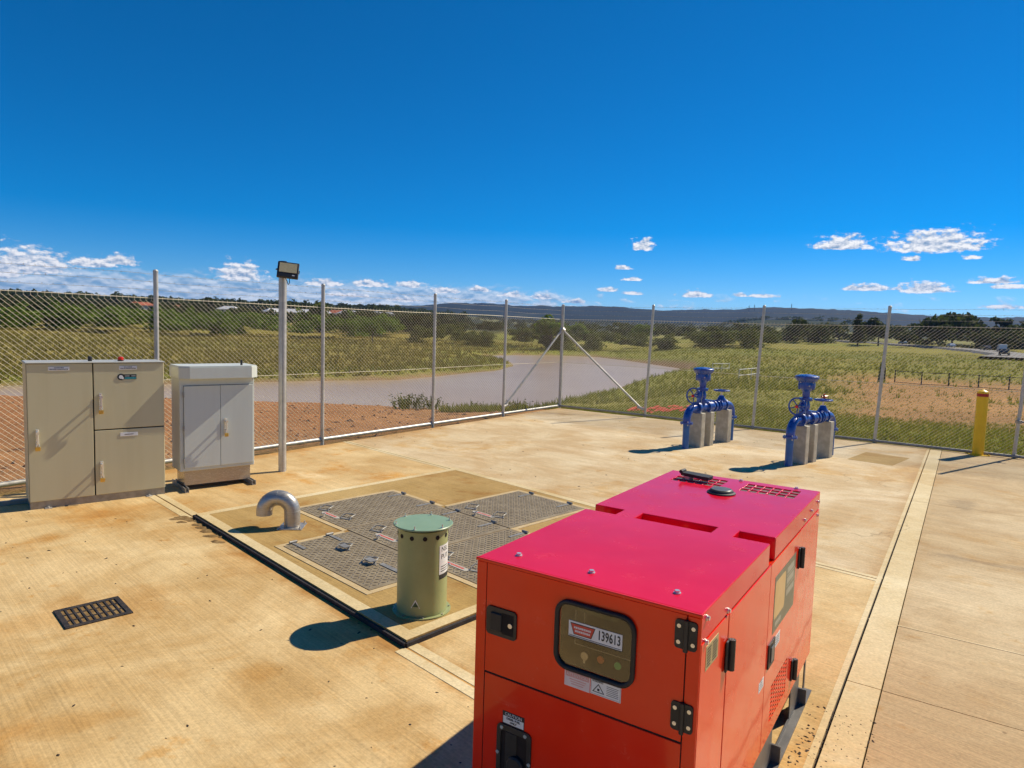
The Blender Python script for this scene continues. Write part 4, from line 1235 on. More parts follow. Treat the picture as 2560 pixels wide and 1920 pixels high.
# curved label on the right-hand side
def curved_rect(x0, x1, z0, z1, r, a0, nseg=8):
    vs, fs = [], []
    for k in range(nseg+1):
        x = x0 + (x1-x0)*k/nseg
        vs += onvent([(x, z0), (x, z1)], r, a0, 0)
    for k in range(nseg): fs.append((2*k, 2*k+2, 2*k+3, 2*k+1))
    return vs, fs
LA = R(-17)
m = MB(); m.add(*curved_rect(-.075, .075, .285, .485, .1722, LA), True); vl = m.build('notice_label', M['white'], bd)
m = MB(); m.add(*curved_rect(-.072, .072, .252, .284, .1722, LA), True); m.build('notice_footer', M['ink'], vl)
m = MB()
for k, (w_, h_) in enumerate(((.05, .005), (.055, .005), (.05, .005))):
    m.add(*curved_rect(-.06, -.06+w_*1.7, .335-.016*k, .335-.016*k+h_, .1726, LA), True)
m.build('fine_print', M['ink'], vl)
for body, z in (('NSL', .455), ('PUT', .405)):
    me = text_mesh(body, .046)
    for v in me.vertices: v.co = Vector(onvent([(v.co.x*1.0 + -.018, v.co.y)], .1726, LA, z)[0])
    link_mesh('lettering', me, M['ink'], vl)
m = MB(); TA = R(-97)
def vtri(s_): return onvent([(-.032*s_, -.024*s_), (.032*s_, -.024*s_), (0, .036*s_)], .1722 + (.0003 if s_ < 1 else 0), TA, .095)
m.add(vtri(1), [(0, 1, 2)]); tri_ = m.build('triangle_sticker', M['white'], bd)
m = MB(); m.add(vtri(.62), [(0, 1, 2)]); m.build('triangle_print', pmat('dark_green_print', rough=.5, build=wear((.03, .07, .03), (.04, .09, .04), 30)), tri_)

# ------------------------------------------------------------------ gooseneck vent pipe
gp = thing('gooseneck_vent', (-2.06, 6.37, PZ), R(184), 'bent stainless steel gooseneck vent pipe on the pit slab', 'vent pipe')
MB().box(-.115, .115, -.115, .115, 0, .008, c=.001).build('base_plate', M['stainless'], gp)
rb, rp_, zc = .130, .074, .150
pts = [(0, 0, .008), (0, 0, .08), (0, 0, zc)] + [(rb - rb*math.cos(a), 0, zc + rb*math.sin(a)) for a in [R(180*k/16) for k in range(1, 17)]] + [(2*rb, 0, zc-.035)]
m = MB(); m.tube(pts, rp_, 28, caps=False); pipe = m.build('pipe', M['stainless'], gp)
m = MB(); m.tube(list(reversed([(2*rb, 0, zc-.034), (2*rb, 0, zc+.02)])), rp_-.004, 24, caps=True); m.build('pipe_mouth', M['shadow_gap'], pipe)
for a in (R(3), R(90)):
    c = Vector((rb - rb*math.cos(a), 0, zc + rb*math.sin(a))); t = Vector((math.sin(a), 0, math.cos(a)))
    m = MB(); m.disc(c - t*.002, c + t*.002, rp_+.0012, 28); m.build('weld_seam', M['galv'], pipe)
for sx_ in (-.095, .095):
    for sy_ in (-.095, .095):
        m = MB(); m.disc((sx_, sy_, .008), (sx_, sy_, .018), .010, 6); m.disc((sx_, sy_, .018), (sx_, sy_, .032), .006, 8); m.build('anchor_bolt', M['galv'], gp)

# ------------------------------------------------------------------ beige switchboard cabinet
CY = R(90 - 50.5)
cab = thing('switchboard', (-4.859, 6.775, 0), CY, 'wide beige switchboard with three padlocked doors and red beacon', 'cabinet')
CW, CD, CZ0, CZ1 = 1.264, .41, .075, 1.505
MB().box(.008, CW-.008, .012, CD-.012, 0.0, CZ0+.002).build('plinth', M['plinth'], cab)
MB().box(0, CW, .024, CD, CZ0, CZ1-.012, c=.004).build('case', M['beige'], cab)
MB().box(-.004, CW+.004, -.012, CD+.004, CZ1-.012, CZ1, c=.004).build('top_panel', pmat('pale_top', rough=.4, build=wear((.42, .42, .38), (.46, .46, .42), 4)), cab)
DX, DZ = .578, .778
rects = [(.006, DX-.006, CZ0+.004, CZ1-.016), (DX+.006, CW-.006, DZ+.006, CZ1-.016), (DX+.006, CW-.006, CZ0+.004, DZ-.006)]
MB().box(.004, CW-.004, .0215, .0238, CZ0+.003, CZ1-.014).build('door_gap', M['shadow_gap'], cab)
def padlock_handle(mb_parent, x, z, y, mats=True):
    m = MB(); m.box(x-.014, x+.014, y-.010, y, z-.09, z+.09, c=.003); m.disc((x, y-.010, z+.055), (x, y-.045, z+.055), .013, 12); m.disc((x, y-.045, z+.055), (x, y-.058, z+.055), .016, 12)
    m.box(x-.009, x+.009, y-.055, y-.044, z-.055, z+.06, c=.003); m.disc((x, y-.010, z-.045), (x, y-.058, z-.045), .010, 12)
    h_ = m.build('handle', M['chrome'], mb_parent)
    m = MB(); m.tube([(x-.012, y-.046, z-.085), (x-.012, y-.046, z-.058), (x, y-.046, z-.046), (x+.012, y-.046, z-.058), (x+.012, y-.046, z-.085)], .004, 6)
    m.build('shackle', M['chrome'], h_)
    m = MB(); m.box(x-.022, x+.022, y-.055, y-.037, z-.125, z-.083, c=.004); m.build('padlock', M['brass'], h_)
DOORS = []
for (x0, x1, z0, z1) in rects:
    DOORS.append(MB().box(x0, x1, 0, .021, z0, z1, c=.004).build('door', M['beige'], cab))
padlock_handle(DOORS[0], .080, .735, 0); padlock_handle(DOORS[1], .640, 1.080, 0); padlock_handle(DOORS[2], .640, .350, 0)
for d, x, z, w_ in ((DOORS[0], .278, 1.440, .185), (DOORS[1], .905, 1.440, .17), (DOORS[2], .905, .715, .17)):
    pn = MB().box(x-w_/2, x+w_/2, -.004, -.0002, z-.020, z+.020, c=.0015).build('nameplate', M['white'], d)
    m = MB()
    lines = ((.008, .45), (-.007, .85)) if d is not DOORS[2] else ((0, .5),)
    for dz, fw_ in lines:
        xx = x - w_*fw_*.5
        while xx < x + w_*fw_*.5:
            ww = RND.uniform(.004, .010); m.box(xx, xx+ww, -.0048, -.004, z+dz-.004, z+dz+.004); xx += ww+.003
    m.build('nameplate_print', M['ink'], pn)
bd_ = MB().box(.835, .985, -.004, -.0002, 1.315, 1.368).build('maker_badge', M['ink'], DOORS[1])
m = MB(); m.disc((.838, -.0002, 1.341), (.838, -.0045, 1.341), .036, 24); m.build('badge_disc', M['ink'], bd_)
m = MB(); m.disc((.836, -.0045, 1.341), (.836, -.0052, 1.341), .020, 16); m.disc((.852, -.0045, 1.328), (.852, -.0056, 1.328), .012, 12); m.build('badge_swirl', M['white'], bd_)
MB().box(.872, .983, -.0048, -.004, 1.317, 1.338).build('badge_band', M['teal'], bd_)
m = MB()
for x0, x1 in ((.874, .918), (.935, .978)): m.box(x0, x1, -.0048, -.004, 1.345, 1.357)
m.build('badge_print', pmat('grey_print', rough=.5, build=wear((.25, .25, .25), (.32, .32, .32), 20)), bd_)
m = MB(); m.lathe([(.020, 0), (.020, .045), (.017, .052), (0, .054)], 14, (.575, .16, CZ1)); m.build('antenna', M['black'], cab)
m = MB(); m.lathe([(.030, 0), (.030, .012)], 16, (.860, .14, CZ1)); bb = m.build('beacon_base', M['black'], cab)
m = MB(); m.lathe([(.028, .012), (.028, .038), (.020, .046), (0, .048)], 16, (.860, .14, CZ1)); m.build('beacon_lens', M['red_lens'], bb)
for x in (.16, CW-.17):
    m = MB(); m.box(x-.03, x+.03, -.03, .012, 0, .008); m.disc((x, -.012, .008), (x, -.012, .024), .010, 6); m.build('anchor_cleat', M['galv'], cab)
# steel channel lying behind and left of the switchboard
m = MB(); m.box(-1.6, 1.2, -.022, .022, 0, .045, c=.003); ch = m.build('unistrut_channel', M['galv_dull']); ch.location = (-5.60, 6.62, .0); ch.rotation_euler = (0, 0, CY)
tag(ch, 'steel channel lying on the slab left of the beige switchboard', 'channel')

# ------------------------------------------------------------------ grey telemetry cabinet
cb2 = thing('telemetry_cabinet', (-3.775, 7.735, 0), CY, 'grey two-door cabinet with overhanging hood, beside the lamp pole', 'cabinet')
KW, KD = .800, .36
MB().box(.03, KW-.02, .02, KD-.02, .055, .225).build('plinth', M['ss_plinth'], cb2)
for x in (.0, KW-.045):
    m = MB(); m.box(x, x+.045, -.13, KD+.10, 0, .012); m.box(x, x+.008, -.13, KD+.10, .012, .054); m.box(x+.037, x+.045, -.13, KD+.10, .012, .054); m.build('mounting_channel', M['galv_dull'], cb2)
MB().box(-.02, KW+.02, -.01, KD, .225, 1.305, c=.006).build('case', M['grey_coat'], cb2)
MB().box(.02, KW+.001, -.0135, -.0105, .262, 1.222).build('door_gap', M['shadow_gap'], cb2)
KM = .42
kd1 = MB().box(.022, KM-.002, -.032, -.014, .265, 1.218, c=.003).build('door', M['grey_coat'], cb2)
kd2 = MB().box(KM+.002, KW-.002, -.032, -.014, .265, 1.218, c=.003).build('door', M['grey_coat'], cb2)
padlock_handle(kd2, KM+.055, .735, -.032)
for z in (.35, .73, 1.12):
    m = MB(); m.tube([(.016, -.036, z-.03), (.016, -.036, z+.03)], .008, 8); m.build('door_hinge', M['galv_dull'], kd1)
m = MB(); m.prism([(-.035, KD+.02), (-.035, -.045), (.065, -.125), (KW-.045, -.125), (KW+.045, -.045), (KW+.045, KD+.02)], 1.307, 1.435)
m.prism([(-.028, KD+.015), (-.028, -.042), (.067, -.118), (KW-.047, -.118), (KW+.038, -.042), (KW+.038, KD+.015)], 1.435, 1.450)
m.build('hood', M['grey_coat'], cb2)
m = MB(); m.lathe([(.013, 0), (.013, .060), (.009, .066), (0, .067)], 12, (KW-.12, .02, 1.450)); m.build('antenna', M['black'], cb2)

# ------------------------------------------------------------------ lamp pole with floodlight
lp = thing('lamp_pole', (-3.021, 8.931, 0), 0, 'tall galvanised pole carrying a square floodlight, next to the grey cabinet', 'lamp pole')
m = MB(); m.tube([(0, 0, -.05), (0, 0, 2.755)], .048, 20); m.build('pole', M['galv'], lp)
m = MB(); m.lathe([(.051, 0), (.051, .012), (.0, .018)], 20, (0, 0, 2.753)); m.build('pole_cap', M['black'], lp)
m = MB()
for k in range(4): m.tube([(.0485*math.cos(.3+k*1.57), .0485*math.sin(.3+k*1.57), .0), (.0485*math.cos(.3+k*1.57), .0485*math.sin(.3+k*1.57), 2.7)], .002, 4)
m.build('pole_seam', M['galv_dull'], lp)
fT = Matrix.Translation((.105, -.105, 2.645)) @ Matrix.Rotation(R(-24 + 42), 4, 'Z') @ Matrix.Rotation(R(-24), 4, 'X') @ Matrix.Rotation(R(5), 4, 'Y')
m = MB(); m.box(-.132, .132, -.022, .022, -.115, .105, c=.008, M=fT); fh = m.build('floodlight_housing', M['black'], lp)
m = MB(); m.box(-.108, .108, -.0245, -.021, -.045, .086, M=fT); m.build('floodlight_lens', M['flood_lens'], fh)
m = MB(); m.box(.055, .085, -.0235, -.0215, -.088, -.075, M=fT); m.build('floodlight_badge', M['white'], fh)
m = MB(); m.tube([tuple(fT @ Vector((-.136, .0, .0))), tuple(fT @ Vector((-.150, .06, .02))), (-.02, -.05, 2.655), tuple(fT @ Vector((-.10, .09, .0))), tuple(fT @ Vector((.136, .06, .0))), tuple(fT @ Vector((.136, 0, 0)))], .008, 6)
m.build('bracket', M['black'], lp)
m = MB(); m.tube([(.12, -.10, 2.54), (.125, -.11, 2.48), (.105, -.10, 2.46), (.085, -.08, 2.50), (.05, -.05, 2.55)], .005, 6); m.build('cable', M['black'], lp)

# ------------------------------------------------------------------ bollard
bo = thing('bollard', (8.264, 11.913, 0), R(-6), 'yellow steel bollard with a red band, in front of the right fence', 'bollard')
m = MB(); m.lathe([(.088, .012), (.088, 1.115), (.082, 1.125), (.0, 1.165)], 28, caps=(False, False)); m.build('tube', M['yellow'], bo)
m = MB(); m.lathe([(.0895, 1.035), (.0895, 1.090)], 28, caps=(False, False)); m.build('red_band', M['red_band'], bo)
m = MB(); m.box(-.14, .14, -.14, .14, 0, .012, c=.002); m.build('base_plate', M['yellow'], bo)
for sx_ in (-.12, .12):
    for sy_ in (-.12, .12):
        m = MB(); m.disc((sx_, sy_, .012), (sx_, sy_, .028), .013, 6); m.build('anchor_bolt', M['yellow'], bo)

# ------------------------------------------------------------------ blue air valve assemblies
def elbow(z0, zc_, r_bend, sgn, x0):
    pts = [(x0, 0, z0), (x0, 0, zc_-r_bend)]
    for k in range(1, 9):
        a = R(90*k/8); pts.append((x0 + sgn*(r_bend - r_bend*math.cos(a)), 0, zc_-r_bend + r_bend*math.sin(a)))
    return pts
def valve_set(loc, rz, label):
    root = thing('valve_assembly', loc, rz, label, 'valve', 'blue air valve assemblies')
    B, BL = M['blue'], M['blue_light']
    ZC, LL = .690, 1.575
    m = MB(); m.tube([(0, 0, -.02), (0, 0, .425)], .057, 20); m.build('riser_pipe', BL, root)
    m = MB(); m.tube([(LL, 0, -.02), (LL, 0, .425)], .057, 20); m.build('riser_pipe', BL, root)
    for x0, sgn in ((0, 1), (LL, -1)):
        m = MB(); m.tube(elbow(.44, ZC, .19, sgn, x0) + [(x0 + sgn*.30, 0, ZC)], .066, 20); m.lathe([(.108, 0), (.108, .030)], 24, (x0, 0, .428)); m.disc((x0+sgn*.285, 0, ZC), (x0+sgn*.318, 0, ZC), .106, 24)
        e_ = m.build('elbow', B, root)
        m = MB()
        for k in range(4):
            a = R(45+90*k); m.disc((x0+.088*math.cos(a), .088*math.sin(a), .405), (x0+.088*math.cos(a), .088*math.sin(a), .480), .010, 8)
        tag(m.build('flange_bolts', M['galv'], e_), kind='stuff')
    m = MB(); m.tube([(.318, 0, ZC), (.64, 0, ZC)], .070, 20); m.disc((.318, 0, ZC), (.345, 0, ZC), .106, 24); m.disc((.620, 0, ZC), (.648, 0, ZC), .106, 24)
    m.tube([(.48, 0, ZC), (.48, 0, .795)], .058, 18); m.disc((.48, 0, .785), (.48, 0, .812), .095, 24); m.build('tee', B, root)
    m = MB(); m.tube([(.648, 0, ZC), (.70, 0, ZC), (.79, 0, ZC), (.86, 0, ZC)], .07, 20, radii=[.075, .098, .098, .072]); m.disc((.84, 0, ZC), (.868, 0, ZC), .106, 24); m.disc((.648, 0, ZC), (.668, 0, ZC), .106, 24)
    m.tube([(.745, 0, ZC+.05), (.745, 0, ZC+.115)], .05, 14); m.build('check_valve', B, root)
    m = MB(); m.tube([(.868, 0, ZC), (1.06, 0, ZC)], .066, 20); m.disc((.868, 0, ZC), (.890, 0, ZC), .106, 24); m.disc((.962, 0, ZC), (.982, 0, ZC), .106, 24); m.disc((1.04, 0, ZC), (1.066, 0, ZC), .106, 24); m.build('spool', B, root)
    m = MB(); m.tube([(1.066, 0, ZC), (1.12, 0, ZC), (1.21, 0, ZC), (1.272, 0, ZC)], .08, 20, radii=[.07, .092, .092, .07]); m.disc((1.066, 0, ZC), (1.088, 0, ZC), .106, 24); m.disc((1.232, 0, ZC), (1.258, 0, ZC), .106, 24)
    m.tube([(1.165, 0, ZC), (1.165, 0, .775), (1.165, 0, .80), (1.165, 0, .845), (1.165, 0, .868)], .06, 18, radii=[.072, .078, .075, .052, .040])
    m.box(1.065, 1.265, -.062, .062, .768, .792, c=.01); gvv = m.build('gate_valve', B, root)
    m = MB(); m.tube([(1.165, 0, .868), (1.165, 0, .962)], .014, 10); m.build('spindle', M['chrome'], gvv)
    def wheel(mb, c, ax, r):
        c, ax = Vector(c), Vector(ax).normalized()
        ref = Vector((0, 0, 1)) if abs(ax.z) < .9 else Vector((1, 0, 0))
        u = ax.cross(ref).normalized(); w = ax.cross(u)
        mb.tube([tuple(c + u*(r*math.cos(2*math.pi*k/28)) + w*(r*math.sin(2*math.pi*k/28))) for k in range(28)], .0135, 8, closed=True)
        for k in range(5):
            a = 2*math.pi*k/5 + .3
            mb.tube([tuple(c - ax*.012), tuple(c + u*(r*math.cos(a)) + w*(r*math.sin(a)))], .009, 6)
        mb.disc(c - ax*.022, c + ax*.012, .024, 14)
    m = MB(); wheel(m, (1.165, 0, .958), (0, 0, 1), .135); m.build('handwheel', B, gvv)
    # riser: gate valve with side wheel, then air valve
    m = MB(); m.disc((.48, 0, .812), (.48, 0, .832), .095, 24); m.tube([(.48, 0, .83), (.48, 0, .87), (.48, 0, .93), (.48, 0, .99)], .05, 18, radii=[.052, .066, .066, .052]); m.disc((.48, 0, .985), (.48, 0, 1.008), .095, 24)
    m.tube([(.48, 0, .907), (.40, 0, .907), (.36, 0, .907), (.30, 0, .907)], .05, 16, radii=[.06, .056, .040, .034]); m.box(.385, .405, -.055, .055, .840, .974, c=.008); iv = m.build('isolating_valve', B, root)
    m = MB(); m.tube([(.30, 0, .907), (.185, 0, .907)], .012, 10); m.build('spindle', M['chrome'], iv)
    m = MB(); wheel(m, (.185, 0, .907), (-1, 0, 0), .132); m.build('handwheel', B, iv)
    m = MB(); m.lathe([(.026, 0), (.022, .018), (0, .022)], 14, M=Matrix.Translation((.163, 0, .907)) @ Matrix.Rotation(R(-90), 4, 'Y')); m.build('wheel_hub', M['red_lens'], iv)
    m = MB(); m.disc((.48, 0, 1.008), (.48, 0, 1.030), .100, 24)
    m.lathe([(.055, 1.03), (.056, 1.12), (.062, 1.135), (.10, 1.165), (.122, 1.185), (.126, 1.20), (.126, 1.265), (.118, 1.285), (.125, 1.295)], 28, (.48, 0, 0), caps=(False, False), sharp=False)
    m.lathe([(.125, 1.292), (.148, 1.298), (.172, 1.335), (.178, 1.345), (.178, 1.368), (.170, 1.376), (.10, 1.395), (.04, 1.40), (0, 1.402)], 32, (.48, 0, 0), caps=(True, False))
    av = m.build('air_valve', B, root)
    for k in range(6):
        a = R(60*k+15); MB().tube([(.48+.118*math.cos(a), .118*math.sin(a), 1.165), (.48+.118*math.cos(a), .118*math.sin(a), 1.30)], .013, 8).build('body_rib', B, av)
    m = MB()
    for k in range(4):
        a = R(90*k+40); m.disc((.48+.124*math.cos(a), .124*math.sin(a), 1.225), (.48+.134*math.cos(a), .134*math.sin(a), 1.225), .011, 8); m.disc((.48+.124*math.cos(a+.5), .124*math.sin(a+.5), 1.275), (.48+.134*math.cos(a+.5), .134*math.sin(a+.5), 1.275), .009, 8)
    tag(m.build('cap_bolts', M['galv'], av), kind='stuff')
    m = MB(); m.tube([(.40, -.05, .98), (.385, -.055, .90), (.37, -.05, .80), (.36, -.06, .74), (.33, -.075, .70)], .006, 6); m.build('chain', M['galv'], root)
    for xx in (.31, .345, .63, .66, .86, 1.05, 1.08, 1.27):
        m = MB()
        for k in range(6):
            a = R(60*k+10); m.disc((xx-.022, .089*math.cos(a), ZC+.089*math.sin(a)), (xx+.022, .089*math.cos(a), ZC+.089*math.sin(a)), .008, 6)
        tag(m.build('flange_bolts', M['galv_dull'], root), kind='stuff')
    for (xa, xb) in ((.285, .415), (.600, .730), (1.225, 1.365)):
        MB().box(xa, xb, -.125, .125, -.005, .603, c=.008).build('support_pillar', M['pillar'], root)
    return root
valve_set((3.03, 11.66, 0), R(44.6), 'blue air valve assembly on three concrete pillars, nearer the fence corner')
valve_set((4.30, 10.38, 0), R(43.6), 'blue air valve assembly on three concrete pillars, nearer the red generator')
# cover plate set in the slab behind the second assembly
cvp = MB().prism(inset([(5.55, 11.10), (6.25, 11.85), (6.75, 11.35), (6.05, 10.62)], .01), -.01, .003).build('service_cover', M['pit_slab'])
tag(cvp, 'flush grey service cover in the slab behind the nearer blue valves', 'cover')

# ------------------------------------------------------------------ drain grate
gr = thing('drain_grate', (-2.775, 4.44, 0), math.atan2(.257, .262), 'cast iron drain grate clogged with silt in the near slab', 'drain grate')
GA, GBb = .184, .168
m = MB(); m.box(-GA, GA, -GBb, GBb, -.006, .0025); m.build('silt_bed', M['leafmud'], gr)
for (x0, x1, y0, y1) in ((-GA-.012, GA+.012, -GBb-.012, -GBb+.022), (-GA-.012, GA+.012, GBb-.022, GBb+.012), (-GA-.012, -GA+.022, -GBb+.022, GBb-.022), (GA-.022, GA+.012, -GBb+.022, GBb-.022)):
    MB().box(x0, x1, y0, y1, -.01, .010, c=.002).build('rim', M['grate'], gr)
for k in range(8):
    x = -GA+.05 + k*.0385
    MB().box(x-.007, x+.007, -GBb+.022, GBb-.022, -.01, .008, c=.002).build('bar', M['grate'], gr)
for y in (-.055, .055):
    MB().box(-GA+.022, GA-.022, y-.007, y+.007, -.01, .006).build('cross_bar', M['grate'], gr)

# ------------------------------------------------------------------ loose debris on the slabs
def debris(name, n, fn, smin, smax, mat, label):
    vs, fs = [], []
    for _ in range(n):
        x, y, z = fn()
        s_ = RND.uniform(smin, smax); a = RND.uniform(0, 6.28); e = RND.uniform(1.0, 2.4)
        k = len(vs)
        for t in range(5):
            b = 1.2566*t + RND.uniform(-.3, .3); u, w = s_*e*math.cos(b), s_*math.sin(b)
            vs.append((x + u*math.cos(a) - w*math.sin(a), y + u*math.sin(a) + w*math.cos(a), z))
        vs.append((x, y, z + s_*RND.uniform(.5, .9)))
        fs += [(k+t, k+(t+1) % 5, k+5) for t in range(5)]
    return tag(MB().add(vs, fs).build(name, mat), label, 'debris', kind='stuff')
M['crumb'] = pmat('dark_crumbs', rough=.9, build=wear((.03, .02, .012), (.08, .055, .035), 3))
def d_near():
    while True:
        x, y = RND.uniform(-6, 1.0), RND.uniform(2.0, 8.0)
        if (y < 4.05 - (x + .6)*1.02) and y > -1.2*x*.0 + 2: return x, y, 0.0
debris('leaf_litter', 170, d_near, .003, .009, M['crumb'], 'scattered dark specks and leaf bits on the near slab')
def d_gap():
    t = RND.uniform(.1, 1.9)**1.0; g_ = R(33.41)
    w_ = RND.uniform(.0, .32) if RND.random() < .6 else RND.uniform(0, .18)
    u = GW + .05 + w_
    return -.107 + u*math.cos(g_) + t*math.sin(g_), 2.487 - u*math.sin(g_) + t*math.cos(g_), 0.0
debris('gravel_crumbs', 420, d_gap, .003, .0085, M['crumb'], 'dark gravel crumbs on the slab beside the red generator')
def d_far():
    while True:
        x, y = RND.uniform(-3, 7), RND.uniform(5, 16)
        if .97*x + y > 8.9 and y < 17 - .72*(x - 1.2) - .4 and x < 1.2 + (y - 2.8)*.66 and y > 1.4*(x+3): return x, y, 0.0
debris('far_litter', 70, d_far, .005, .012, M['crumb'], 'small dark specks on the far slab near the valves')

# ------------------------------------------------------------------ vegetation
def leaf_cloud(n, rad, lobes, size, rs, droop=0.0):
    """n leaf-clump quads spread over ellipsoid lobes: returns verts (4n,3)"""
    L_ = np.array(lobes, float)                              # cx cy cz rx ry rz
    wgt = (L_[:, 3]*L_[:, 4]*L_[:, 5])**(2/3.); wgt /= wgt.sum()
    k = rs.choice(len(L_), n, p=wgt)
    d = rs.normal(size=(n, 3)); d /= np.linalg.norm(d, axis=1, keepdims=True)
    d[:, 2] = np.where(d[:, 2] < -.35, -d[:, 2]*.6, d[:, 2])
    rr = rs.uniform(.55, 1.08, (n, 1))
    P = L_[k, :3] + d*L_[k, 3:]*rr
    nrm = d + rs.normal(size=(n, 3))*.75; nrm /= np.linalg.norm(nrm, axis=1, keepdims=True)
    ref = rs.normal(size=(n, 3))
    u = np.cross(nrm, ref); u /= np.linalg.norm(u, axis=1, keepdims=True)
    v = np.cross(nrm, u)
    s_ = size*rs.uniform(.5, 1.25, (n, 1)); t_ = s_*rs.uniform(.5, .9, (n, 1))
    q = np.stack([P-u*s_-v*t_*.4, P+u*s_*.3-v*t_, P+u*s_+v*t_*.4, P-u*s_*.3+v*t_], 1)
    return q.reshape(-1, 3)


def rand_lobes(rs, h, w, kind):
    out = []
    if kind == 'round':
        for _ in range(9):
            a = rs.uniform(0, 6.28); r_ = rs.uniform(0, w*.32)
            out.append((r_*math.cos(a), r_*math.sin(a), h*rs.uniform(.42, .78), w*rs.uniform(.2, .34), w*rs.uniform(.2, .34), h*rs.uniform(.14, .24)))
    elif kind == 'spread':
        for _ in range(11):
            a = rs.uniform(0, 6.28); r_ = rs.uniform(.1, 1)*w*.42
            out.append((r_*math.cos(a), r_*math.sin(a), h*rs.uniform(.5, .9) - .25*h*(r_/w), w*rs.uniform(.12, .24), w*rs.uniform(.12, .24), h*rs.uniform(.07, .15)))
    else:
        for k in range(7):
            t = k/6.; out.append((rs.uniform(-.1, .1)*w, rs.uniform(-.1, .1)*w, h*(.18+.74*t), w*(.42-.28*t), w*(.42-.28*t), h*.15))
    return out


def make_tree(name, loc, h, w, kind, mat, seed, nleaf, label, cat='tree', group=None, size=None):
    rs = np.random.RandomState(seed)
    root = thing(name, loc, rs.uniform(0, 6.28), label, cat, group)
    lobes = rand_lobes(rs, h, w, kind)
    V = leaf_cloud(nleaf, w, lobes, size or w*.05, rs)
    F = np.arange(len(V)).reshape(-1, 4)
    np_mesh('crown', V, F, mat, root)
    m = MB(); m.tube([(0, 0, -.3), (.02*w, 0, h*.25), (-.01*w, .02*w, h*.55)], .1, 7, radii=[h*.030, h*.022, h*.010])
    for lb in lobes[:5]:
        m.tube([(.0, 0, h*.28), (lb[0]*.5, lb[1]*.5, (h*.28+lb[2])*.5), (lb[0]*.85, lb[1]*.85, lb[2])], .03, 5, radii=[h*.013, h*.009, h*.004])
    m.build('trunk', M['bark'], root)
    return root


def wood_mass(name, pts, hr, wr, nleaf, mat, seed, label):
    """a far-off wood that reads as one mass"""
    rs = np.random.RandomState(seed)
    protos = []
    for k in range(6):
        lobes = rand_lobes(rs, 1.0, 1.0, ('round', 'spread', 'round', 'cone', 'round', 'spread')[k])
        protos.append(leaf_cloud(nleaf, 1.0, lobes, .085*math.sqrt(140/max(nleaf, 140)) + .008, rs))
    VV = []
    zz = terr(pts[:, 0], pts[:, 1])
    for (x, y), z in zip(pts, zz):
        h, w = rs.uniform(*hr), rs.uniform(*wr)
        P = protos[rs.randint(6)]
        a = rs.uniform(0, 6.28); c, s_ = math.cos(a), math.sin(a)
        VV.append(np.stack([x + (P[:, 0]*c - P[:, 1]*s_)*w, y + (P[:, 0]*s_ + P[:, 1]*c)*w, z - .12*h + P[:, 2]*h], 1))
    V = np.concatenate(VV)
    return tag(np_mesh(name, V, np.arange(len(V)).reshape(-1, 4), mat), label, 'woodland', kind='stuff')


def polar(n, az0, az1, r0, r1, rs, gap=None):
    az = np.radians(rs.uniform(az0, az1, n)); r = rs.uniform(r0, r1, n)
    p = np.stack([r*np.sin(az), r*np.cos(az)], 1)
    if gap is not None:
        k = fbm(p[:, 0]/gap[0], p[:, 1]/gap[0], gap[2], 3) > gap[1]
        p = p[k]
    return p


rs_ = np.random.RandomState(5)
wood_mass('woodland', polar(150, -42, -9.5, 192, 262, rs_, (30, .36, 3)), (5, 8.5), (6, 10), 520, M['leaf_bright'], 1, 'belt of bright green trees behind the dry paddock on the left')
wood_mass('woodland', polar(150, -43, -7, 250, 330, rs_, (30, .33, 4)), (6, 10), (6, 10), 300, M['leaf_dark'], 2, 'dark trees rising behind the bright green belt on the left')
wood_mass('woodland', polar(560, -43, -4, 520, 1080, rs_, (60, .30, 6)), (9, 14), (12, 22), 130, M['leaf_dark'], 3, 'wooded hillside along the skyline on the left')
wood_mass('woodland', polar(120, -9, 21, 168, 262, rs_, (24, .46, 7)), (3.5, 6.5), (5, 8), 520, M['leaf_mid'], 4, 'olive scrub along the far side of the lake')
wood_mass('woodland', polar(170, -10, 24, 262, 520, rs_, (45, .40, 8)), (5, 9), (7, 12), 260, M['leaf_dark'], 5, 'dark trees in the middle distance below the blue ridge')
wood_mass('woodland', polar(130, 22, 42, 285, 420, rs_, (40, .32, 9)), (7, 11.5), (8, 13), 420, M['leaf_dark'], 6, 'dark trees lining the road on the right')
wood_mass('woodland', polar(420, -12, 30, 1150, 2400, rs_, (240, .50, 10)), (9, 15), (18, 34), 60, M['leaf_dark'], 8, 'scattered woods on the low hills under the blue ridge')

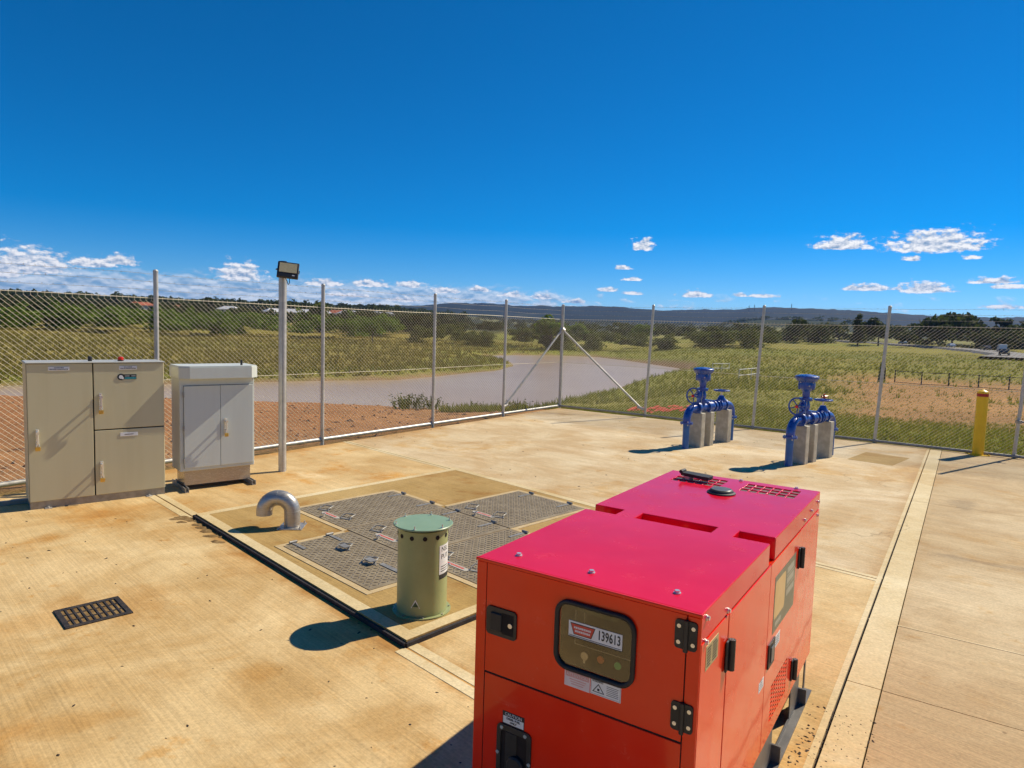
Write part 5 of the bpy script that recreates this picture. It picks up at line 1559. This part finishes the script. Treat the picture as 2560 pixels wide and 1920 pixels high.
def tz(x, y): return float(terr(np.array([x]), np.array([y]))[0])
for i, (nm, x, y, h, w, kind, mt, lab) in enumerate([
        ('willow_tree', -32.5, 158, 5.4, 6.0, 'round', 'leaf_bright', 'bright green bushy tree on the dry paddock left of the lake'),
        ('willow_tree', 9.5, 171, 9.0, 9.5, 'round', 'leaf_bright', 'tall bright green tree on the far lake shore behind the corner post'),
        ('willow_tree', 17.5, 188, 7.5, 8, 'round', 'leaf_bright', 'green tree on the far shore right of the corner post'),
        ('willow_tree', 44.0, 235, 7.0, 9.0, 'round', 'leaf_bright', 'light green tree between the two middle posts of the right fence'),
        ('gum_tree', 62, 215, 6.5, 8, 'spread', 'leaf_mid', 'olive gum tree above the nearer blue valve'),
        ('gum_tree', 168, 262, 14.5, 25, 'round', 'leaf_dark', 'broad domed dark tree by the road on the right skyline'),
        ('gum_tree', 186, 262, 13.0, 8, 'spread', 'leaf_dark', 'tall thin gum tree on the skyline above the yellow bollard'),
        ('gum_tree', 121, 240, 11.0, 7, 'cone', 'leaf_dark', 'dark pointed tree left of the last tall post on the right'),
        ('gum_tree', 205, 268, 12.0, 16, 'round', 'leaf_dark', 'dark spreading tree at the right edge of the skyline'),
        ('gum_tree', 140, 262, 11.5, 11, 'spread', 'leaf_dark', 'open crowned gum tree just right of the tall fence post'),
        ('gum_tree', -66, 232, 10.5, 9, 'round', 'leaf_mid', 'olive tree standing above the belt beside the lamp pole'),
        ('gum_tree', -190, 430, 13, 9, 'round', 'leaf_dark', 'round-headed tree poking above the left skyline')]):
    make_tree(nm, (x, y, tz(x, y)), h, w, kind, M[mt], 100+i, 1600, lab, 'tree', 'trees beyond the lake and road')
# reeds and weeds on the dirt crest just outside the left fence
def weed(loc, n, hh, spread, seed, label, mat):
    rs = np.random.RandomState(seed)
    vs, fs = [], []
    for _ in range(n):
        a = rs.uniform(0, 6.28); L_ = hh*rs.uniform(.5, 1.1); b = spread*rs.uniform(0, .6); w_ = .012*rs.uniform(.6, 1.5)
        x, y = b*math.cos(a), b*math.sin(a); lean = rs.uniform(.1, .7)*L_
        k = len(vs)
        for t, ww in ((0, 1), (.5, .9), (.85, .6), (1, .1)):
            px, py, pz = x + math.cos(a)*lean*t*t, y + math.sin(a)*lean*t*t, L_*(t - .35*t*t*lean/L_)
            vs += [(px - ww*w_*math.sin(a), py + ww*w_*math.cos(a), pz), (px + ww*w_*math.sin(a), py - ww*w_*math.cos(a), pz)]
        fs += [(k+2*t, k+2*t+1, k+2*t+3, k+2*t+2) for t in range(3)]
        for _l in range(3):
            t = rs.uniform(.3, .95); k = len(vs); px, py, pz = x + math.cos(a)*lean*t*t, y + math.sin(a)*lean*t*t, L_*(t-.35*t*t*lean/L_)
            b2 = rs.uniform(0, 6.28); l2 = .10*rs.uniform(.6, 1.4)*hh/.6
            vs += [(px, py, pz), (px+l2*.5*math.cos(b2)+.02, py+l2*.5*math.sin(b2), pz+.03), (px+l2*math.cos(b2), py+l2*math.sin(b2), pz-.01), (px+l2*.5*math.cos(b2)-.02, py+l2*.5*math.sin(b2), pz+.0)]
            fs.append((k, k+1, k+2, k+3))
    o_ = MB().add(vs, fs).build('weed_clump', mat); o_.location = loc
    return tag(o_, label, 'weed', 'weeds along the dirt crest outside the left fence')
for i, (x, y, n, hh, sp, lab) in enumerate([(-3.05, 19.9, 100, .50, .85, 'large leafy weed clump on the dirt crest between the middle posts'), (-2.35, 20.2, 40, .42, .6, 'smaller weed clump just right of the largest one on the dirt'),
                                            (-1.2, 20.4, 22, .38, .5, 'thin weeds left of the post next to the corner'), (.15, 20.6, 34, .5, .5, 'upright weeds beside the foot of the left brace'), (-.6, 20.4, 14, .35, .4, 'tiny weeds between two posts near the left brace')]):
    weed((x, y, tz(x, y)-.02), n, hh, sp, 300+i, lab, M['leaf_mid'])


def tufts(name, P, hr, mat, seed, label, blades=7, wid=.02):
    rs = np.random.RandomState(seed)
    n = len(P)
    z = terr(P[:, 0], P[:, 1])
    B = np.repeat(np.stack([P[:, 0], P[:, 1], z-.02], 1), blades, 0)
    N = len(B)
    h = np.repeat(rs.uniform(hr[0], hr[1], n), blades)*rs.uniform(.5, 1.1, N)
    a = rs.uniform(0, 6.283, N); o_ = rs.uniform(0, 1, N)*h*.35
    cx, cy = B[:, 0] + np.cos(a)*o_, B[:, 1] + np.sin(a)*o_
    ln = h*rs.uniform(.1, .6, N); w = wid*h/.2*rs.uniform(.6, 1.4, N)
    b = rs.uniform(0, 6.283, N)
    v0 = np.stack([cx - w*np.sin(b), cy + w*np.cos(b), B[:, 2]], 1); v1 = np.stack([cx + w*np.sin(b), cy - w*np.cos(b), B[:, 2]], 1)
    v2 = np.stack([cx + np.cos(a)*ln, cy + np.sin(a)*ln, B[:, 2] + h], 1)
    V = np.stack([v0, v1, v2], 1).reshape(-1, 3)
    return tag(np_mesh(name, V, np.arange(len(V)).reshape(-1, 3), mat), label, 'grass', kind='stuff')


def scatter(n, az0, az1, r0, r1, seed, keep=None, pw=1.6):
    rs = np.random.RandomState(seed)
    az = np.radians(rs.uniform(az0, az1, n)); r = r0 + (r1-r0)*rs.uniform(0, 1, n)**pw
    P = np.stack([r*np.sin(az), r*np.cos(az)], 1)
    ys, dl, dr = yard_sdf(P[:, 0], P[:, 1])
    k = (ys > .35) & (lake_sdf(P[:, 0], P[:, 1]) > 1.2)
    if keep is not None: k &= keep(P, np.degrees(az), r, dl, dr, rs)
    return P[k]
def keep_r(P, az, r, dl, dr, rs):
    nz = fbm(P[:, 0]/14., P[:, 1]/14., 21, 4)
    bare = sstep(az, 22.5, 28.5)*sstep(r, 24, 36)*sstep(-r, -92, -74)*sstep(nz + .30*sstep(r, 30, 46)*sstep(az, 18, 25), .43, .58)
    return (dr > .25) & (rs.uniform(0, 1, len(r)) > bare*.93)
tufts('grass', scatter(15000, 2, 42, 14, 62, 51, keep_r), (.08, .22), M['grass'], 61, 'green grass on the slope beyond the right fence', 7)
tufts('grass', scatter(9000, 2, 44, 50, 190, 52, keep_r, 1.3), (.25, .55), M['grass'], 62, 'rough green grass farther out on the right', 7)
tufts('grass', scatter(5200, 18, 42, 14, 70, 53, lambda P, az, r, dl, dr, rs: (dr > .3)), (.07, .16), M['grass_dry'], 63, 'dry grass among the bare earth on the right', 6)
tufts('grass', scatter(15000, -42, 3, 62, 215, 54, None, 1.2), (.3, .75), M['grass_dry'], 64, 'dry tussocks on the paddock beyond the lake', 7)
tufts('grass', scatter(7000, -42, 8, 60, 150, 55, lambda P, az, r, dl, dr, rs: lake_sdf(P[:, 0], P[:, 1]) < 9), (.3, .6), M['grass'], 65, 'green fringe of grass along the lake edge', 7)
tufts('grass', scatter(900, -6, 5, 18, 30, 56, lambda P, az, r, dl, dr, rs: dl > 1.0), (.10, .3), M['grass'], 66, 'sparse green grass outside the fence corner', 7)
# clods on the dirt bank
def d_bank():
    while True:
        a, r_ = R(RND.uniform(-40, 2)), RND.uniform(11, 24)
        x, y = r_*math.sin(a), r_*math.cos(a)
        ys, dl, dr = yard_sdf(np.array([x]), np.array([y]))
        if dl[0] > .3: return x, y, tz(x, y) - .005
M['clod'] = pmat('earth_clods', rough=.95, build=wear((.20, .09, .04), (.40, .21, .10), 2))
debris('earth_clods', 900, d_bank, .015, .07, M['clod'], 'brown earth clods strewn over the dirt bank outside the left fence')

# ------------------------------------------------------------------ things out on the field
m = MB()
nseg = 16
for i in range(nseg):
    for j in range(3):
        x0, x1 = 2.3*i/nseg, 2.3*(i+.86)/nseg
        y0, y1 = .34*j/3 + .03*math.sin(i*.9), .34*(j+.8)/3 + .03*math.sin(i*.9+.4)
        z = .10 + .035*math.sin(i*1.3) + .02*math.sin(j*2.1+i)
        m.add([(x0, y0, z), (x1, y0, z+.02), (x1, y1, z+.03), (x0, y1, z+.01), (x0, y0, z-.008), (x1, y0, z+.012), (x1, y1, z+.022), (x0, y1, z+.002)], [(0, 1, 2, 3), (7, 6, 5, 4), (0, 4, 5, 1), (2, 6, 7, 3), (1, 5, 6, 2), (3, 7, 4, 0)])
net = m.build('barrier_mesh', M['orange_net']); net.location = (3.75, 20.6, tz(4.6, 21.2)+.02); net.rotation_euler = (0, R(0), R(24)); net.scale = (1.05, 1.3, 1.6)
tag(net, 'orange barrier mesh lying in the grass behind the right fence', 'barrier mesh')
hy = thing('hydrant', (17.6, 38.2, tz(17.6, 38.2)), .4, 'small red hydrant in the grass behind the nearer blue valve', 'hydrant')
m = MB(); m.lathe([(.07, 0), (.07, .25), (.10, .26), (.10, .33), (.06, .36), (.06, .42), (0, .44)], 14); m.build('barrel', M['red_lens'], hy)
m = MB(); m.tube([(-.20, 0, .28), (.20, 0, .28)], .06, 10); m.build('outlet', M['red_lens'], hy)
def handrail(x, y, rz, L, label):
    z = tz(x, y); root = thing('handrail', (x, y, z), rz, label, 'handrail', 'white handrails on the grass slope')
    for zz in (.45, .95): MB().tube([(0, 0, zz), (L*.85, 0, zz), (L, .3, zz+.05)], .035, 8).build('rail', M['white_rail'], root)
    for k in range(3): MB().tube([(L*k/2, .3 if k == 2 else 0, -.2), (L*k/2, .3 if k == 2 else 0, .98)], .03, 8).build('stanchion', M['white_rail'], root)
handrail(21.6, 73.5, R(25), 2.6, 'short white handrail on the bank above the farther blue valve')
handrail(19.0, 57.0, R(52), 6.0, 'longer white handrail on the slope between the two blue valves')
# black mesh fence and silt fence
bfp = [(35.1, 62.4), (36.65, 60.9), (38.45, 59.9), (40.4, 58.9), (42.1, 57.6), (44.0, 56.4), (45.9, 55.2)]
bfz = tz(38, 60)
bf = thing('farm_fence', (bfp[0][0], bfp[0][1], bfz), 0, 'low black post and rail fence across the bare earth on the right', 'fence')
for p in bfp:
    q_ = (p[0]-bfp[0][0], p[1]-bfp[0][1]); dz = tz(*p)-bfz
    MB().tube([(q_[0], q_[1], dz-.2), (q_[0], q_[1], dz+1.15)], .05, 8).build('post', M['dark_fence'], bf)
for hh in (.06, 1.08):
    MB().tube([(p[0]-bfp[0][0], p[1]-bfp[0][1], tz(*p)-bfz+hh) for p in bfp], .028, 6).build('rail', M['dark_fence'], bf)
sf = thing('silt_fence', (34.6, 63.2, tz(34.6, 63.2)), 0, 'dark silt fence running away up the field at the end of the black fence', 'fence')
sfp = [(34.6+ (60-34.6)*t, 63.2 + (110-63.2)*t) for t in [k/8 for k in range(9)]]
vs = []
for p in sfp:
    zz = tz(*p)-tz(34.6, 63.2); vs += [(p[0]-34.6, p[1]-63.2, zz-.1), (p[0]-34.6, p[1]-63.2, zz+1.15), (p[0]-34.6+.03, p[1]-63.2-.02, zz+1.15), (p[0]-34.6+.03, p[1]-63.2-.02, zz-.1)]
fs = []
for k in range(8):
    for t in range(4): fs.append((4*k+t, 4*k+(t+1) % 4, 4*k+4+(t+1) % 4, 4*k+4+t))
MB().add(vs, fs).build('cloth', M['silt'], sf)
for p in sfp:
    zz = tz(*p)-tz(34.6, 63.2); MB().tube([(p[0]-34.6, p[1]-63.2-.03, zz-.2), (p[0]-34.6, p[1]-63.2-.03, zz+1.25)], .04, 6).build('stake', M['dark_fence'], sf)
# road and cars
rp = [(100, 138), (112, 152), (121, 163), (140, 200), (148, 226), (156, 255), (160, 300), (158, 360), (150, 430), (130, 500)]
zs_ = [tz(*p) for p in rp]
zs_ = [max(z, sum(zs_[max(0, i-1):i+2])/len(zs_[max(0, i-1):i+2])) + .45 for i, z in enumerate(zs_)]
vs = []
for i, p in enumerate(rp):
    a, b = rp[max(0, i-1)], rp[min(len(rp)-1, i+1)]
    d = Vector((b[0]-a[0], b[1]-a[1])).normalized(); nrm = Vector((d.y, -d.x))*4.6
    vs += [(p[0]-nrm.x*1.3, p[1]-nrm.y*1.3, zs_[i]-1.2), (p[0]-nrm.x, p[1]-nrm.y, zs_[i]), (p[0]+nrm.x, p[1]+nrm.y, zs_[i]), (p[0]+nrm.x*1.3, p[1]+nrm.y*1.3, zs_[i]-1.2)]
fs = [(4*k+t, 4*k+t+1, 4*k+5+t, 4*k+4+t) for k in range(len(rp)-1) for t in range(3)]
tag(MB().add(vs, fs).build('road', M['asphalt']), 'grey road curving past the trees on the right', 'road', kind='structure')
def car(t, side, col, label, van=False):
    f = t*(len(rp)-1); i = int(f); u = f-i
    a, b = Vector(rp[i]), Vector(rp[i+1]); d = (b-a).normalized(); p = a + (b-a)*u + Vector((d.y, -d.x))*side
    z = zs_[i]*(1-u) + zs_[i+1]*u
    root = thing('car', (p.x, p.y, z), math.atan2(d.y, d.x), label, 'car', 'cars on the road')
    cm = pmat('car_paint', col, .25, coat=.6, build=wear(tuple(c*.95 for c in col), col, 3))
    prof = [(-2.2, .35), (-2.25, .75), (-2.05, .98), (-1.75, 1.02), (-1.25, 1.45), (.35, 1.47), (1.0, 1.02), (2.0, .90), (2.25, .68), (2.25, .35)] if not van else [(-2.5, .35), (-2.55, 1.0), (-2.5, 1.95), (-2.3, 2.05), (1.0, 2.05), (1.5, 1.55), (2.2, 1.15), (2.45, .85), (2.45, .35)]
    YZ = Matrix(((1, 0, 0, 0), (0, 0, 1, 0), (0, 1, 0, 0), (0, 0, 0, 1)))
    MB().prism(prof, -.85, .85, M=YZ).build('body', cm, root)
    gpz = [(-1.6, 1.05), (-1.2, 1.38), (.3, 1.40), (.85, 1.05)] if not van else [(.2, 1.2), (.2, 1.85), (.95, 1.85), (1.35, 1.5), (1.6, 1.2)]
    MB().prism(gpz, -.86, .86, M=YZ).build('side_glass', M['rubber'], root)
    MB().prism([(gpz[-2][0]+.08, gpz[-2][1]+.02), (gpz[-1][0]+.10, gpz[-1][1]+.02), (gpz[-1][0]+.13, gpz[-1][1]+.05), (gpz[-2][0]+.11, gpz[-2][1]+.05)], -.72, .72, M=YZ).build('windscreen', M['rubber'], root)
    for x in (-1.4, 1.4):
        for y in (-.82, .82):
            w_ = MB().disc((x, y-.1, .33), (x, y+.1, .33), .33, 16).build('wheel', M['rubber'], root)
            MB().disc((x, y-.105, .33), (x, y+.105, .33), .18, 12).build('rim', M['galv'], w_)
    for y in (-.6, .6): MB().box(2.2 if not van else 2.4, 2.28 if not van else 2.48, y-.15, y+.15, .62, .76).build('headlight', M['chrome'], root)
car(.50, 1.8, (.72, .72, .72), 'white car nearest the middle of the road on the right')
car(.375, 1.8, (.05, .055, .065), 'dark car following close behind the white car')
car(.32, 1.8, (.70, .70, .68), 'white utility driving nearer the right edge', True)
car(.09, -1.8, (.04, .05, .05), 'dark car at the far right edge of the road')
car(.62, 1.8, (.20, .30, .38), 'pale blue car farthest along the road')
# houses on the far hillside
HM = {k: pmat('roof_' + k, rough=.6, build=wear(tuple(x*.9 for x in c), c, .5)) for k, c in dict(white=(.62, .62, .62), grey=(.34, .35, .37), red=(.42, .12, .05)).items()}
HWALL = pmat('rendered_wall', rough=.8, build=wear((.44, .38, .30), (.52, .46, .38), .4))
HL = [(-19.3, 455, 'white', 13, 'white-roofed house at the left end of the far housing row, left of the lamp pole'), (-18.0, 462, 'white', 12, 'pale-roofed house directly behind the lamp pole on the far hillside'), (-16.9, 450, 'white', 14, 'white-roofed house just right of the lamp pole in the far row'),
      (-15.6, 455, 'white', 13, 'long white-roofed house beside the second tall post'), (-14.4, 470, 'red', 14, 'large orange-tiled house above the far row of white roofs'), (-13.6, 452, 'white', 13, 'white-roofed house below the orange-tiled house'), (-12.6, 448, 'white', 15, 'white-roofed house right of the orange-tiled house'), (-11.6, 452, 'grey', 12, 'grey-roofed house near the right end of the far row'),
      (-10.6, 455, 'white', 14, 'white-roofed house at the right end of the far row'), (-25.9, 330, 'red', 12, 'low orange-roofed house among the trees above the grey cabinet'), (-28.6, 520, 'red', 16, 'orange-roofed house high on the left hillside by the tall post'), (-22.6, 500, 'white', 13, 'white house alone on the left hillside')]
for (a, r_, c, w_, lab) in HL:
    x, y = r_*math.sin(R(a)), r_*math.cos(R(a)); z = tz(x, y)
    root = thing('house', (x, y, z + (1.5 if c != 'red' or r_ > 400 else 2.0)), R(RND.uniform(-25, 25) - a), lab, 'house', 'houses on the far hillside')
    MB().box(-w_/2, w_/2, -4.5, 4.5, -3, 2.8).build('wall', HWALL, root)
    m = MB(); m.add([(-w_/2-.6, -5.1, 2.8), (w_/2+.6, -5.1, 2.8), (w_/2+.6, 5.1, 2.8), (-w_/2-.6, 5.1, 2.8), (-w_/2+3.2, 0, 5.0), (w_/2-3.2, 0, 5.0)], [(0, 1, 5, 4), (2, 3, 4, 5), (1, 2, 5), (3, 0, 4), (3, 2, 1, 0)])
    m.build('roof', HM[c], root)
    for k in (-1, 1): MB().box(k*w_*.25-1.0, k*w_*.25+1.0, -4.56, -4.48, .8, 2.1).build('window', M['rubber'], root)
# masts on the ridge
for i, (a, hh, lab) in enumerate(((18.9, 26, 'left of two thin masts on the ridge'), (19.3, 26, 'right of two thin masts close together on the ridge'), (22.0, 30, 'single thin mast on the ridge left of the tall post'))):
    x, y = 3300*math.sin(R(a)), 3300*math.cos(R(a))
    m = MB(); m.tube([(0, 0, -5), (0, 0, hh)], 1.2, 6); m.box(-2.5, 2.5, -.5, .5, hh*.7, hh*.74)
    o_ = m.build('mast', M['dark_fence']); o_.location = (x, y, tz(x, y)); tag(o_, lab, 'mast', 'masts on the ridge')

# ------------------------------------------------------------------ haze
def haze_box(density, col):
    m = MB().box(-6900, 6900, -6900, 6900, -9.0, 236.0)
    hm = bpy.data.materials.new('haze_air'); hm.use_nodes = True
    t = hm.node_tree; t.nodes.clear()
    n = NT(t)
    pv = n.n('ShaderNodeVolumePrincipled', {'Color': (*col, 1), 'Density': density, 'Anisotropy': .2})
    n.n('ShaderNodeOutputMaterial', {'Volume': pv.outputs[0]})
    tag(m.build('haze', hm), 'thin blue haze in the air over the far hills', 'haze', kind='stuff')
HAZE = 6.5e-5
if HAZE > 0:
    haze_box(HAZE, (.20, .42, 1.0))
